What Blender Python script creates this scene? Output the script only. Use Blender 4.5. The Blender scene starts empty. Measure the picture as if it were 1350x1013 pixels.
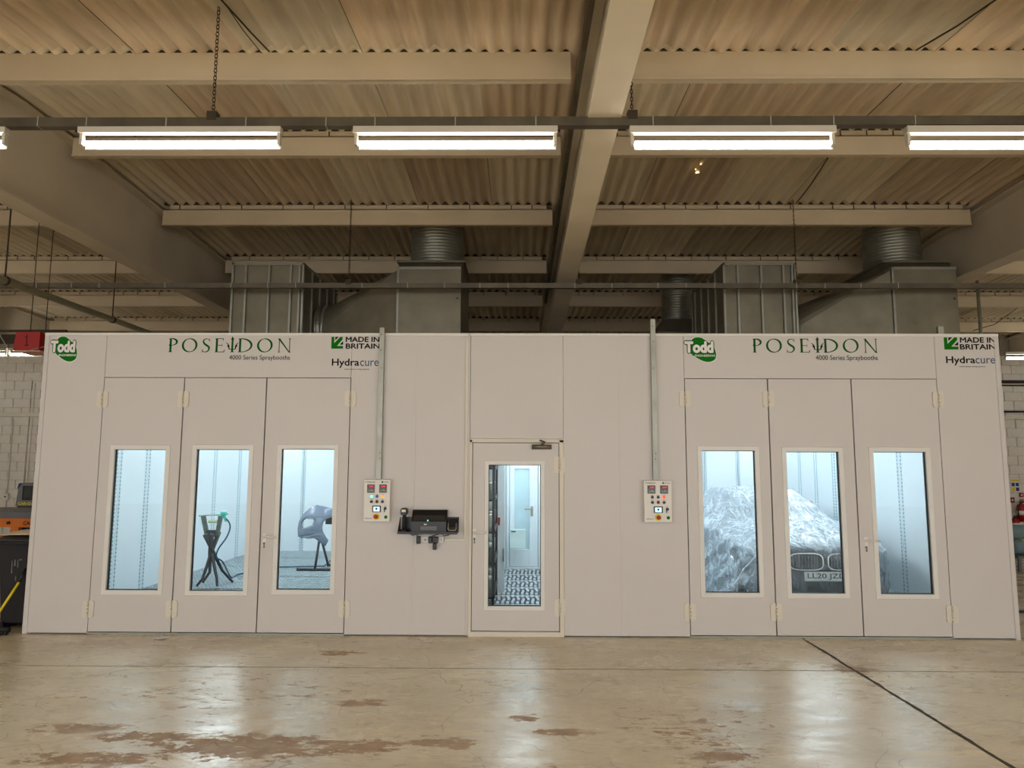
import bpy, bmesh, math, random
from mathutils import Vector, Matrix, noise as mnoise
random.seed(7)
S = bpy.context.scene
COL = S.collection
PI = math.pi

# ------------------------------------------------------------------ camera
FPX, CW, CH = 930.0, 1350.0, 1013.0
PITCH, YAW, ROLL = .112493, .011027, .003311
_f = Vector((-math.sin(YAW) * math.cos(PITCH), math.cos(YAW) * math.cos(PITCH), math.sin(PITCH)))
_r0 = Vector((math.cos(YAW), math.sin(YAW), 0)); _u0 = _r0.cross(_f)
_r = math.cos(ROLL) * _r0 + math.sin(ROLL) * _u0
_u = -math.sin(ROLL) * _r0 + math.cos(ROLL) * _u0
CAM = Vector((0, 0, 1.8))
cd = bpy.data.cameras.new('camera'); cam = bpy.data.objects.new('camera', cd); COL.objects.link(cam)
cam.matrix_world = Matrix(((_r.x, _u.x, -_f.x, CAM.x), (_r.y, _u.y, -_f.y, CAM.y), (_r.z, _u.z, -_f.z, CAM.z), (0, 0, 0, 1)))
cd.sensor_width = 36; cd.lens = FPX / CW * 36; cd.clip_start = .05; cd.clip_end = 200
S.camera = cam

def at(px, py, Y):
    """a photo measurement turned into a point of the vertical plane at depth Y"""
    d = _r * ((px - 675) / FPX) + _u * ((506.5 - py) / FPX) + _f
    return CAM + d * (Y / d.y)

# ------------------------------------------------------------------ light
SKY_STRENGTH = 3.2
TUBE_EMIT = 21.0
BOOTH_EMIT = 6.8
EXPOSURE = 0.0
w = bpy.data.worlds.new('world'); S.world = w; w.use_nodes = True
wb = w.node_tree.nodes['Background']
wb.inputs[0].default_value = (.93, .95, 1.0, 1); wb.inputs[1].default_value = SKY_STRENGTH
S.view_settings.view_transform = 'Standard'
try: S.view_settings.look = 'None'
except Exception: pass
S.view_settings.gamma = 1; S.view_settings.use_curve_mapping = False
S.view_settings.exposure = EXPOSURE
try:
    S.cycles.max_bounces = 8; S.cycles.transparent_max_bounces = 16; S.cycles.sample_clamp_indirect = 12
    S.cycles.caustics_reflective = False; S.cycles.caustics_refractive = False
except Exception: pass

# ------------------------------------------------------------------ materials
def srgb(r, g, b):
    f = lambda c: (c / 255 / 12.92) if c / 255 <= .04045 else ((c / 255 + .055) / 1.055) ** 2.4
    return (f(r), f(g), f(b), 1)

MATS = {}
def mat(name, col, rough=.6, metal=0, var=.08, scale=4, bump=0, bscale=60, emit=None, es=0, stretch=None, coat=0, spec=.5):
    m = bpy.data.materials.new(name); m.use_nodes = True
    nt = m.node_tree; b = nt.nodes['Principled BSDF']; L = nt.links
    tc = nt.nodes.new('ShaderNodeTexCoord'); mp = nt.nodes.new('ShaderNodeMapping')
    L.new(tc.outputs['Object'], mp.inputs['Vector'])
    if stretch: mp.inputs['Scale'].default_value = stretch
    n = nt.nodes.new('ShaderNodeTexNoise'); n.inputs['Scale'].default_value = scale; n.inputs['Detail'].default_value = 6
    L.new(mp.outputs[0], n.inputs['Vector'])
    r = nt.nodes.new('ShaderNodeValToRGB'); c = col[:3]
    r.color_ramp.elements[0].position = .3; r.color_ramp.elements[1].position = .7
    r.color_ramp.elements[0].color = tuple(x * (1 - var) for x in c) + (1,)
    r.color_ramp.elements[1].color = tuple(min(1, x * (1 + var)) for x in c) + (1,)
    L.new(n.outputs['Fac'], r.inputs['Fac']); L.new(r.outputs['Color'], b.inputs['Base Color'])
    b.inputs['Roughness'].default_value = rough; b.inputs['Metallic'].default_value = metal
    b.inputs['Specular IOR Level'].default_value = spec
    if coat: b.inputs['Coat Weight'].default_value = coat; b.inputs['Coat Roughness'].default_value = .2
    if bump:
        n2 = nt.nodes.new('ShaderNodeTexNoise'); n2.inputs['Scale'].default_value = bscale; n2.inputs['Detail'].default_value = 4
        L.new(mp.outputs[0], n2.inputs['Vector'])
        bp = nt.nodes.new('ShaderNodeBump'); bp.inputs['Strength'].default_value = bump; bp.inputs['Distance'].default_value = .01
        L.new(n2.outputs['Fac'], bp.inputs['Height']); L.new(bp.outputs[0], b.inputs['Normal'])
    if emit:
        b.inputs['Emission Color'].default_value = emit; b.inputs['Emission Strength'].default_value = es
    MATS[name] = m
    return m

M_panel = mat('booth_white', srgb(210, 204, 198), .42, var=.015, scale=1.5, bump=.04, bscale=300)
M_trim = mat('booth_trim', srgb(228, 225, 217), .4, var=.02)
M_hinge = mat('hinge_cream', srgb(222, 214, 196), .5, var=.03)
M_seal = mat('black_seal', srgb(22, 20, 22), .8)
M_inside = mat('booth_inside', srgb(226, 235, 239), .5, var=.02, scale=2)
M_seam = mat('perforated_seam', srgb(150, 178, 188), .6, var=.35, scale=40, stretch=(1, 1, 6))
def dotted(m):
    nt = m.node_tree; L = nt.links; b = nt.nodes['Principled BSDF']; tc = nt.nodes.new('ShaderNodeTexCoord'); sx = nt.nodes.new('ShaderNodeSeparateXYZ')
    L.new(tc.outputs['Object'], sx.inputs[0]); k = nt.nodes.new('ShaderNodeMath'); k.operation = 'MULTIPLY'; L.new(sx.outputs[2], k.inputs[0]); k.inputs[1].default_value = 2 * PI / .05
    q = nt.nodes.new('ShaderNodeMath'); q.operation = 'SINE'; L.new(k.outputs[0], q.inputs[0])
    r = nt.nodes.new('ShaderNodeValToRGB'); r.color_ramp.elements[0].position = .3; r.color_ramp.elements[0].color = srgb(196, 216, 222); r.color_ramp.elements[1].position = .6; r.color_ramp.elements[1].color = srgb(112, 156, 176)
    L.new(q.outputs[0], r.inputs[0]); L.new(r.outputs[0], b.inputs['Base Color'])
dotted(M_seam)
M_gratebar = mat('grating_steel', srgb(176, 190, 196), .5, metal=.2, var=.15, scale=10)
M_plank = mat('plank_grating', srgb(190, 194, 198), .35, metal=.4, var=.15, scale=14)
M_pit = mat('grating_pit', srgb(70, 86, 96), .9)
M_lamp = mat('booth_lamp', srgb(240, 250, 255), .5, emit=(.9, .95, 1.0, 1), es=BOOTH_EMIT)
M_tube = mat('tube_lit', srgb(250, 255, 255), .3, emit=(1.0, .97, .86, 1), es=TUBE_EMIT)
M_batten = mat('batten_enamel', srgb(200, 192, 176), .4, var=.05)
M_reflector = mat('tube_reflector', srgb(225, 235, 230), .25, metal=.3, var=.3, scale=14, stretch=(1, 8, 8))
M_roof = mat('roof_sheet_cream', srgb(228, 213, 186), .75, var=.13, scale=1.3, stretch=(3, .6, 3), bump=.15, bscale=50)
M_roofdk = mat('roof_sheet_brown', srgb(204, 184, 158), .75, var=.22, scale=1.6, stretch=(6, .4, 6), bump=.15, bscale=50)
M_roofmd = mat('roof_sheet_stained', srgb(214, 192, 162), .75, var=.22, scale=1.2, stretch=(5, .5, 5), bump=.15, bscale=50)
M_roofgy = mat('roof_sheet_grey', srgb(206, 192, 166), .75, var=.15, scale=1.4, stretch=(4, .5, 4), bump=.15, bscale=50)
M_skyblock = mat('dark_sky_block', srgb(40, 34, 26), .95)
M_purlin = mat('purlin_cream', srgb(204, 186, 156), .6, var=.06, scale=2, bump=.1, bscale=80)
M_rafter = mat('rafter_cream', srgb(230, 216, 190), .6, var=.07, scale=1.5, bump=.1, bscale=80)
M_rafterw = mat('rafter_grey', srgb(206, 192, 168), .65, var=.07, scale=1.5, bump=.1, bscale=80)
M_bolt = mat('bolt_dark', srgb(60, 48, 34), .8)
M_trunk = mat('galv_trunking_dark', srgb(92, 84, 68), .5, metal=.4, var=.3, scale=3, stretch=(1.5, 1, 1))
M_clip = mat('clip_grey', srgb(170, 166, 150), .5, metal=.4)
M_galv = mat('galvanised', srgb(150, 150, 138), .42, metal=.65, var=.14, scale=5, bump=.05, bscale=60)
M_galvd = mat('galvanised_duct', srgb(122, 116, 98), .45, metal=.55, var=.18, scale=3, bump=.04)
M_dark = mat('dark_opening', srgb(20, 18, 16), .95)
M_chain = mat('chain_brown', srgb(62, 42, 30), .7, metal=.3)
M_black = mat('black_plastic', srgb(18, 17, 20), .35, var=.1)
M_blackm = mat('black_rubber', srgb(26, 25, 28), .7)
M_grey = mat('mid_grey', srgb(104, 106, 108), .5)
M_white = mat('white_plastic', srgb(232, 228, 218), .4, var=.02)
M_green = mat('vinyl_green', srgb(6, 112, 8), .6, var=.08, spec=.12)
M_dgreen = mat('vinyl_dark_green', srgb(8, 84, 14), .6, var=.1, spec=.12)
M_vblack = mat('vinyl_black', srgb(22, 18, 20), .6, spec=.12)
M_vblue = mat('vinyl_blue', srgb(38, 74, 112), .4, spec=.12)
M_vwhite = mat('vinyl_white', srgb(236, 232, 228), .6)
M_red = mat('red_enamel', srgb(158, 10, 10), .45, var=.08)
M_dred = mat('red_dark', srgb(110, 14, 12), .5)
M_orange = mat('orange_enamel', srgb(214, 112, 20), .45, var=.1)
M_yellow = mat('yellow_enamel', srgb(240, 214, 20), .4, var=.05)
M_blue = mat('blue_enamel', srgb(24, 58, 120), .45)
M_silver = mat('silver_paint', srgb(150, 155, 160), .3, metal=.5, coat=.6)
M_block = mat('painted_block', srgb(234, 227, 216), .8, var=.06, scale=7, bump=.35, bscale=90)
M_mortar = mat('mortar', srgb(196, 188, 174), .9, var=.1)
M_clad = mat('cladding', srgb(150, 140, 122), .7, var=.08)
M_chrome = mat('chrome', srgb(215, 218, 222), .15, metal=.95, var=.02)
M_carpaint = mat('car_paint_grey', srgb(88, 98, 108), .3, metal=.4, var=.06, coat=.5)
M_bumper = mat('bumper_primer', srgb(132, 146, 166), .25, metal=.1, var=.05, coat=.6)
M_standk = mat('stand_dark', srgb(48, 52, 54), .5, metal=.3)
M_standg = mat('stand_greenish', srgb(78, 96, 88), .5, var=.25, scale=20)
M_teal = mat('spray_cup_teal', srgb(70, 200, 180), .3)
M_hose = mat('air_hose_blue', srgb(20, 78, 100), .4)
M_brownk = mat('cloth_beige', srgb(150, 130, 104), .9, var=.3, scale=18)
M_card = mat('cloth_pale', srgb(226, 206, 174), .9, var=.1)

def mat_floor():
    m = bpy.data.materials.new('painted_concrete'); m.use_nodes = True
    nt = m.node_tree; L = nt.links; N = nt.nodes.new; b = nt.nodes['Principled BSDF']
    g = N('ShaderNodeNewGeometry'); pos = g.outputs['Position']
    def noise(scale, detail=6, rough=.55, st=(1, 1, 1), off=(0, 0, 0)):
        mp = N('ShaderNodeMapping'); mp.inputs['Scale'].default_value = st; mp.inputs['Location'].default_value = off
        n = N('ShaderNodeTexNoise'); n.inputs['Scale'].default_value = scale; n.inputs['Detail'].default_value = detail
        n.inputs['Roughness'].default_value = rough
        L.new(pos, mp.inputs[0]); L.new(mp.outputs[0], n.inputs['Vector']); return n.outputs['Fac']
    def ramp(src, p0, p1, c0=(0, 0, 0, 1), c1=(1, 1, 1, 1)):
        r = N('ShaderNodeValToRGB'); r.color_ramp.elements[0].position = p0; r.color_ramp.elements[1].position = p1
        r.color_ramp.elements[0].color = c0; r.color_ramp.elements[1].color = c1
        L.new(src, r.inputs[0]); return r.outputs['Color']
    def math_(op, a, bb):
        q = N('ShaderNodeMath'); q.operation = op
        for i, v in enumerate((a, bb)):
            if isinstance(v, (int, float)): q.inputs[i].default_value = v
            else: L.new(v, q.inputs[i])
        return q.outputs[0]
    def mix(fac, a, bb):
        q = N('ShaderNodeMix'); q.data_type = 'RGBA'
        if isinstance(fac, (int, float)): q.inputs[0].default_value = fac
        else: L.new(fac, q.inputs[0])
        for i, v in ((6, a), (7, bb)):
            if isinstance(v, tuple): q.inputs[i].default_value = v
            else: L.new(v, q.inputs[i])
        return q.outputs[2]
    base = ramp(noise(.9, 8, .6, (1, 2.2, 1)), .3, .72, srgb(214, 199, 170), srgb(240, 228, 202))
    fine = ramp(noise(22, 8, .7, (.5, 2.2, 1)), .3, .7, (.78, .78, .78, 1), (1.08, 1.08, 1.08, 1))
    q = N('ShaderNodeMix'); q.data_type = 'RGBA'; q.blend_type = 'MULTIPLY'; q.inputs[0].default_value = 1
    L.new(base, q.inputs[6]); L.new(fine, q.inputs[7]); base = q.outputs[2]
    yel = ramp(noise(1.6, 4, .5, (.6, 2.6, 1), (3, 1, 0)), .58, .7)
    base = mix(math_('MULTIPLY', yel, .55), base, srgb(244, 226, 184))
    # flaked patches: random small ones, plus measured large ones, edges broken by noise
    edge = noise(5.5, 9, .72, (1.3, 2.6, 1), (1.3, 4, 0))
    edge2 = noise(13, 6, .65, (.7, 1.6, 1), (7, 2, 0))
    field = noise(.55, 3, .5, (1, 1.5, 1), (9, 5, 0))
    small = ramp(math_('ADD', math_('MULTIPLY', edge, .75), math_('MULTIPLY', field, .45)), .70, .713)
    spots = ramp(math_('ADD', math_('MULTIPLY', edge2, .8), math_('MULTIPLY', field, .35)), .705, .715)
    masks = math_('MAXIMUM', small, spots)
    sx = N('ShaderNodeSeparateXYZ'); L.new(pos, sx.inputs[0])
    for (cx, cy, rx, ry) in ((-1.72, 4.72, .62, .2), (-1.0, 4.72, .28, .12), (-2.45, 4.85, .35, .09), (-3.0, 5.0, .3, .09),
                             (-.5, 4.8, .22, .1), (1.27, 4.62, .2, .07), (-1.75, 6.95, .2, .1), (2.95, 6.55, .2, .16),
                             (-1.2, 5.55, .2, .08), (-2.6, 4.5, .45, .1), (.05, 5.25, .1, .08), (.3, 5.0, .22, .06), (4.0, 5.6, .18, .05)):
        dx = math_('POWER', math_('DIVIDE', math_('SUBTRACT', sx.outputs[0], cx), rx), 2)
        dy = math_('POWER', math_('DIVIDE', math_('SUBTRACT', sx.outputs[1], cy), ry), 2)
        d = math_('ADD', math_('ADD', dx, dy), math_('MULTIPLY', math_('SUBTRACT', edge, .5), 9))
        masks = math_('MAXIMUM', masks, ramp(d, .75, .8, (1, 1, 1, 1), (0, 0, 0, 1)))
    patchcol = ramp(noise(9, 5), .3, .7, srgb(160, 130, 98), srgb(190, 160, 126))
    c = mix(masks, base, patchcol)
    # thin scratches
    v = N('ShaderNodeTexVoronoi'); v.feature = 'DISTANCE_TO_EDGE'; v.inputs['Scale'].default_value = 1.1
    wv = N('ShaderNodeTexNoise'); wv.inputs['Scale'].default_value = 1.4; L.new(pos, wv.inputs['Vector'])
    va = N('ShaderNodeVectorMath'); va.operation = 'ADD'; L.new(pos, va.inputs[0]); L.new(wv.outputs['Color'], va.inputs[1]); L.new(va.outputs[0], v.inputs['Vector'])
    scr = ramp(v.outputs['Distance'], .0, .006, (1, 1, 1, 1), (0, 0, 0, 1))
    gate = ramp(noise(2.3, 3, .5, (1, 1, 1), (5, 5, 0)), .42, .5)
    c = mix(math_('MULTIPLY', math_('MULTIPLY', scr, gate), .6), c, srgb(92, 80, 62))
    L.new(c, b.inputs['Base Color'])
    rr = ramp(noise(3.2, 6, .6, (.7, 1.8, 1), (2, 2, 2)), .3, .75, (.2, .2, .2, 1), (.42, .42, .42, 1))
    rg = math_('ADD', rr, math_('MULTIPLY', masks, .3))
    L.new(rg, b.inputs['Roughness'])
    b.inputs['Specular IOR Level'].default_value = .75
    bp = N('ShaderNodeBump'); bp.inputs['Strength'].default_value = .35; bp.inputs['Distance'].default_value = .004
    hh = math_('ADD', math_('MULTIPLY', noise(30, 6, .6, (1, 1.6, 1)), .5), math_('MULTIPLY', masks, -.4))
    L.new(hh, bp.inputs['Height']); L.new(bp.outputs[0], b.inputs['Normal'])
    return m
M_floor = mat_floor()
M_joint = mat('joint_filler', srgb(72, 62, 48), .9, var=.2, scale=20)

def mat_glass():
    m = bpy.data.materials.new('clear_glass'); m.use_nodes = True
    nt = m.node_tree; L = nt.links; nt.nodes.remove(nt.nodes['Principled BSDF'])
    out = nt.nodes['Material Output']; t = nt.nodes.new('ShaderNodeBsdfTransparent'); t.inputs[0].default_value = (.97, 1, .99, 1)
    g = nt.nodes.new('ShaderNodeBsdfGlossy'); g.inputs['Roughness'].default_value = .01
    fr = nt.nodes.new('ShaderNodeFresnel'); fr.inputs[0].default_value = 1.22
    mx = nt.nodes.new('ShaderNodeMixShader'); L.new(fr.outputs[0], mx.inputs[0]); L.new(t.outputs[0], mx.inputs[1]); L.new(g.outputs[0], mx.inputs[2])
    L.new(mx.outputs[0], out.inputs[0]); return m
M_glass = mat_glass()

def mat_film():
    m = bpy.data.materials.new('masking_film'); m.use_nodes = True
    nt = m.node_tree; L = nt.links; N = nt.nodes.new; nt.nodes.remove(nt.nodes['Principled BSDF'])
    out = nt.nodes['Material Output']
    tc = N('ShaderNodeTexCoord'); mp = N('ShaderNodeMapping'); mp.inputs['Scale'].default_value = (2.2, .8, .5); mp.inputs['Rotation'].default_value = (0, .5, .25)
    L.new(tc.outputs['Object'], mp.inputs[0])
    n = N('ShaderNodeTexNoise'); n.inputs['Scale'].default_value = 2.6; n.inputs['Detail'].default_value = 2.5; n.inputs['Roughness'].default_value = .5; n.inputs['Distortion'].default_value = .7
    L.new(mp.outputs[0], n.inputs['Vector'])
    mp2 = N('ShaderNodeMapping'); mp2.inputs['Scale'].default_value = (3.2, 1.4, .7); mp2.inputs['Rotation'].default_value = (.2, -.5, -.3)
    L.new(tc.outputs['Object'], mp2.inputs[0])
    n2 = N('ShaderNodeTexNoise'); n2.inputs['Scale'].default_value = 3.4; n2.inputs['Detail'].default_value = 2; n2.inputs['Distortion'].default_value = .5
    L.new(mp2.outputs[0], n2.inputs['Vector'])
    def ridge(src):
        a = N('ShaderNodeMath'); a.operation = 'SUBTRACT'; L.new(src, a.inputs[0]); a.inputs[1].default_value = .5
        c = N('ShaderNodeMath'); c.operation = 'ABSOLUTE'; L.new(a.outputs[0], c.inputs[0]); return c.outputs[0]
    mn = N('ShaderNodeMath'); mn.operation = 'MINIMUM'; L.new(ridge(n.outputs['Fac']), mn.inputs[0]); L.new(ridge(n2.outputs['Fac']), mn.inputs[1])
    r = N('ShaderNodeValToRGB'); r.color_ramp.elements[0].position = 0; r.color_ramp.elements[0].color = (1, 1, 1, 1)
    r.color_ramp.elements[1].position = .035; r.color_ramp.elements[1].color = (0, 0, 0, 1)
    L.new(mn.outputs[0], r.inputs[0])
    bp = N('ShaderNodeBump'); bp.inputs['Strength'].default_value = .9; bp.inputs['Distance'].default_value = .12
    L.new(mn.outputs[0], bp.inputs['Height'])
    p = N('ShaderNodeBsdfPrincipled'); p.inputs['Base Color'].default_value = srgb(200, 214, 226); p.inputs['Roughness'].default_value = .18
    p.inputs['Specular IOR Level'].default_value = .8
    L.new(bp.outputs[0], p.inputs['Normal'])
    t = N('ShaderNodeBsdfTransparent')
    ge = N('ShaderNodeNewGeometry'); sz = N('ShaderNodeSeparateXYZ'); L.new(ge.outputs['Normal'], sz.inputs[0])
    ab = N('ShaderNodeMath'); ab.operation = 'ABSOLUTE'; L.new(sz.outputs[2], ab.inputs[0])
    mr_ = N('ShaderNodeMapRange'); L.new(ab.outputs[0], mr_.inputs[0]); mr_.inputs[1].default_value = 0; mr_.inputs[2].default_value = .9; mr_.inputs[3].default_value = .34; mr_.inputs[4].default_value = .68
    ay = N('ShaderNodeMath'); ay.operation = 'ABSOLUTE'; L.new(sz.outputs[1], ay.inputs[0])
    sb = N('ShaderNodeMath'); sb.operation = 'MULTIPLY_ADD'; L.new(ay.outputs[0], sb.inputs[0]); sb.inputs[1].default_value = -.26; L.new(mr_.outputs[0], sb.inputs[2]); sb.use_clamp = True
    m3 = N('ShaderNodeMath'); m3.operation = 'MULTIPLY_ADD'; L.new(r.outputs[0], m3.inputs[0]); L.new(sb.outputs[0], m3.inputs[2]); m3.use_clamp = True
    ms = N('ShaderNodeMath'); ms.operation = 'MULTIPLY_ADD'; L.new(ay.outputs[0], ms.inputs[0]); ms.inputs[1].default_value = -.26; ms.inputs[2].default_value = .42; L.new(ms.outputs[0], m3.inputs[1])
    mx = N('ShaderNodeMixShader'); L.new(m3.outputs[0], mx.inputs[0]); L.new(t.outputs[0], mx.inputs[1]); L.new(p.outputs[0], mx.inputs[2])
    L.new(mx.outputs[0], out.inputs[0]); return m
M_film = mat_film()

# ------------------------------------------------------------------ mesh helpers
class MB:
    def __init__(s): s.v = []; s.f = []; s.sm = []
    def add(s, vs, fs, smooth=False):
        n = len(s.v); s.v += [tuple(v) for v in vs]; s.f += [tuple(i + n for i in f) for f in fs]; s.sm += [smooth] * len(fs); return s
    def box(s, x0, x1, y0, y1, z0, z1):
        if x0 > x1: x0, x1 = x1, x0
        if y0 > y1: y0, y1 = y1, y0
        if z0 > z1: z0, z1 = z1, z0
        return s.add([(x0, y0, z0), (x1, y0, z0), (x1, y1, z0), (x0, y1, z0), (x0, y0, z1), (x1, y0, z1), (x1, y1, z1), (x0, y1, z1)],
                     [(0, 3, 2, 1), (4, 5, 6, 7), (0, 1, 5, 4), (1, 2, 6, 5), (2, 3, 7, 6), (3, 0, 4, 7)])
    def hexa(s, a, b):      # a, b: two quads (4 points each) joined
        return s.add(list(a) + list(b), [(0, 1, 2, 3), (7, 6, 5, 4), (0, 4, 5, 1), (1, 5, 6, 2), (2, 6, 7, 3), (3, 7, 4, 0)])
    def prism(s, pts, y0, y1):   # polygon in XZ extruded along Y
        n = len(pts)
        vs = [(x, y0, z) for x, z in pts] + [(x, y1, z) for x, z in pts]
        return s.add(vs, [tuple(range(n)), tuple(range(2 * n - 1, n - 1, -1))] + [(i, i + n, (i + 1) % n + n, (i + 1) % n) for i in range(n)])
    def prism_x(s, pts, x0, x1):   # polygon in YZ extruded along X
        n = len(pts)
        vs = [(x0, y, z) for y, z in pts] + [(x1, y, z) for y, z in pts]
        return s.add(vs, [tuple(range(n)), tuple(range(2 * n - 1, n - 1, -1))] + [(i, i + n, (i + 1) % n + n, (i + 1) % n) for i in range(n)])
    def tube(s, pts, r, n=8, cap=True):
        pts = [Vector(p) for p in pts]; R = r if isinstance(r, (list, tuple)) else [r] * len(pts)
        vs = []; fs = []; up = None
        for i, p in enumerate(pts):
            t = (pts[min(i + 1, len(pts) - 1)] - pts[max(i - 1, 0)]).normalized()
            if up is None: up = Vector((0, 0, 1)) if abs(t.z) < .9 else Vector((1, 0, 0))
            a = (up - t * up.dot(t)).normalized(); up = a; b = t.cross(a)
            for k in range(n):
                q = 2 * PI * k / n; vs.append(p + (a * math.cos(q) + b * math.sin(q)) * R[i])
        for i in range(len(pts) - 1):
            for k in range(n): fs.append((i * n + k, i * n + (k + 1) % n, (i + 1) * n + (k + 1) % n, (i + 1) * n + k))
        if cap: fs += [tuple(range(n - 1, -1, -1)), tuple((len(pts) - 1) * n + k for k in range(n))]
        return s.add(vs, fs, True)
    def lathe(s, prof, c, n=24):    # (r, z) profile about a vertical axis
        vs = []; fs = []
        for r, z in prof:
            for k in range(n): q = 2 * PI * k / n; vs.append((c[0] + r * math.cos(q), c[1] + r * math.sin(q), c[2] + z))
        for i in range(len(prof) - 1):
            for k in range(n): fs.append((i * n + k, i * n + (k + 1) % n, (i + 1) * n + (k + 1) % n, (i + 1) * n + k))
        fs += [tuple(range(n - 1, -1, -1)), tuple((len(prof) - 1) * n + k for k in range(n))]
        return s.add(vs, fs, True)
    def disc(s, x, z, r, y0, y1, n=16): # short cylinder along Y
        return s.prism([(x + r * math.cos(2 * PI * k / n), z + r * math.sin(2 * PI * k / n)) for k in range(n)], y0, y1)
    def mesh(s, name, m):
        me = bpy.data.meshes.new(name); me.from_pydata(s.v, [], s.f); me.polygons.foreach_set('use_smooth', s.sm)
        me.materials.append(m)
        bm = bmesh.new(); bm.from_mesh(me); bmesh.ops.recalc_face_normals(bm, faces=bm.faces); bm.to_mesh(me); bm.free()
        me.update(); return me
    def build(s, name, m, parent=None, bevel=0):
        o = bpy.data.objects.new(name, s.mesh(name, m)); COL.objects.link(o)
        if parent is not None: put(o, parent)
        if bevel:
            b = o.modifiers.new('bevel', 'BEVEL'); b.width = bevel; b.segments = 2; b.limit_method = 'ANGLE'; b.angle_limit = .7
        return o

def put(o, parent):
    o.parent = parent; o.matrix_parent_inverse = Matrix.Translation(-world_loc(parent))
def world_loc(o):
    v = Vector(o.location); p = o.parent
    return v if p is None else Vector((0, 0, 0)) if o.type == 'MESH' else v
def thing(name, label, cat, loc=(0, 0, 0), group=None, kind=None):
    o = bpy.data.objects.new(name, None); COL.objects.link(o); o.location = loc; o.empty_display_size = .1
    if kind: o['kind'] = kind
    if label: o['label'] = label
    if cat: o['category'] = cat
    if group: o['group'] = group
    return o
def tag(o, label=None, cat=None, group=None, kind=None):
    if label: o['label'] = label
    if cat: o['category'] = cat
    if group: o['group'] = group
    if kind: o['kind'] = kind
    return o
def copy_tree(o, parent=None):
    c = o.copy(); COL.objects.link(c)
    if parent is not None: c.parent = parent; c.matrix_parent_inverse = o.matrix_parent_inverse.copy()
    for ch in list(o.children): copy_tree(ch, c)
    return c

# -------- lettering: everything ends as a mesh fitted into a rectangle of a vertical plane
def text_polys(s, bold=0):
    cu = bpy.data.curves.new('t', 'FONT'); cu.body = s; cu.resolution_u = 4
    o = bpy.data.objects.new('t', cu); COL.objects.link(o)
    me = bpy.data.meshes.new_from_object(o.evaluated_get(bpy.context.evaluated_depsgraph_get()))
    vs = [(v.co.x, v.co.y) for v in me.vertices]; fs = [tuple(p.vertices) for p in me.polygons]
    bpy.data.objects.remove(o); bpy.data.curves.remove(cu); bpy.data.meshes.remove(me)
    if bold:      # heavier weight: the outline swept round a small circle
        n0 = len(vs); V, Fc = list(vs), list(fs); nd = 8 if bold > .05 else 4
        for q in range(nd):
            dx, dy = bold * math.cos(2 * PI * q / nd), bold * math.sin(2 * PI * q / nd); k0 = len(V)
            V += [(x + dx, y + dy, q + 1) for x, y in vs]; Fc += [tuple(i + k0 for i in f) for f in fs]
        vs, fs = V, Fc
    return vs, fs
def curve_polys(loops):
    cu = bpy.data.curves.new('c', 'CURVE'); cu.dimensions = '2D'; cu.fill_mode = 'BOTH'
    for lp in loops:
        sp = cu.splines.new('POLY'); sp.points.add(len(lp) - 1)
        for i, (x, y) in enumerate(lp): sp.points[i].co = (x, y, 0, 1)
        sp.use_cyclic_u = True
    o = bpy.data.objects.new('c', cu); COL.objects.link(o)
    me = bpy.data.meshes.new_from_object(o.evaluated_get(bpy.context.evaluated_depsgraph_get()))
    vs = [(v.co.x, v.co.y) for v in me.vertices]; fs = [tuple(p.vertices) for p in me.polygons]
    bpy.data.objects.remove(o); bpy.data.curves.remove(cu); bpy.data.meshes.remove(me)
    return vs, fs
def flat(name, geo, rect, y, m, parent, src=None, depth=.0012):
    """geo=(verts, faces) fitted from src box (default its own bounds) into rect (x0,z0,x1,z1) at plane y, facing -Y"""
    vs, fs = geo
    if src is None:
        xs = [v[0] for v in vs]; ys = [v[1] for v in vs]; src = (min(xs), min(ys), max(xs), max(ys))
    sx = (rect[2] - rect[0]) / (src[2] - src[0]); sz = (rect[3] - rect[1]) / (src[3] - src[1])
    b = MB(); b.add([(rect[0] + (v[0] - src[0]) * sx, y - depth - (v[2] * .00012 if len(v) > 2 else 0), rect[1] + (v[1] - src[1]) * sz) for v in vs], fs)
    return b.build(name, m, parent)
def prect(px0, py0, px1, py1, Y):    # pixel box -> (x0,z0,x1,z1) on plane Y, py0 top
    a = at(px0, py1, Y); c = at(px1, py0, Y); return (a.x, a.z, c.x, c.z)

# ------------------------------------------------------------------ floor
D = 7.63            # front face of the booths
HB = 3.222          # their height
XL, XR = -5.243, 5.207
YB = 13.95
fl = thing('floor', None, None, kind='structure')
def slab(x0, x1, y0, y1):
    b = MB(); b.box(x0, x1, y0, y1, -.15, 0); return b.build('slab', M_floor, fl, .003)
JX, JY = 2.955, 6.47
slab(-20, JX - .012, -16, JY - .006); slab(-20, JX - .012, JY + .006, 17.6)
slab(JX + .012, 18, -16, JY - .006); slab(JX + .012, 18, JY + .006, 17.6)
b = MB(); b.box(-20, 18, -16, 17.6, -.3, -.16); b.build('sub_base', M_joint, fl)
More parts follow.
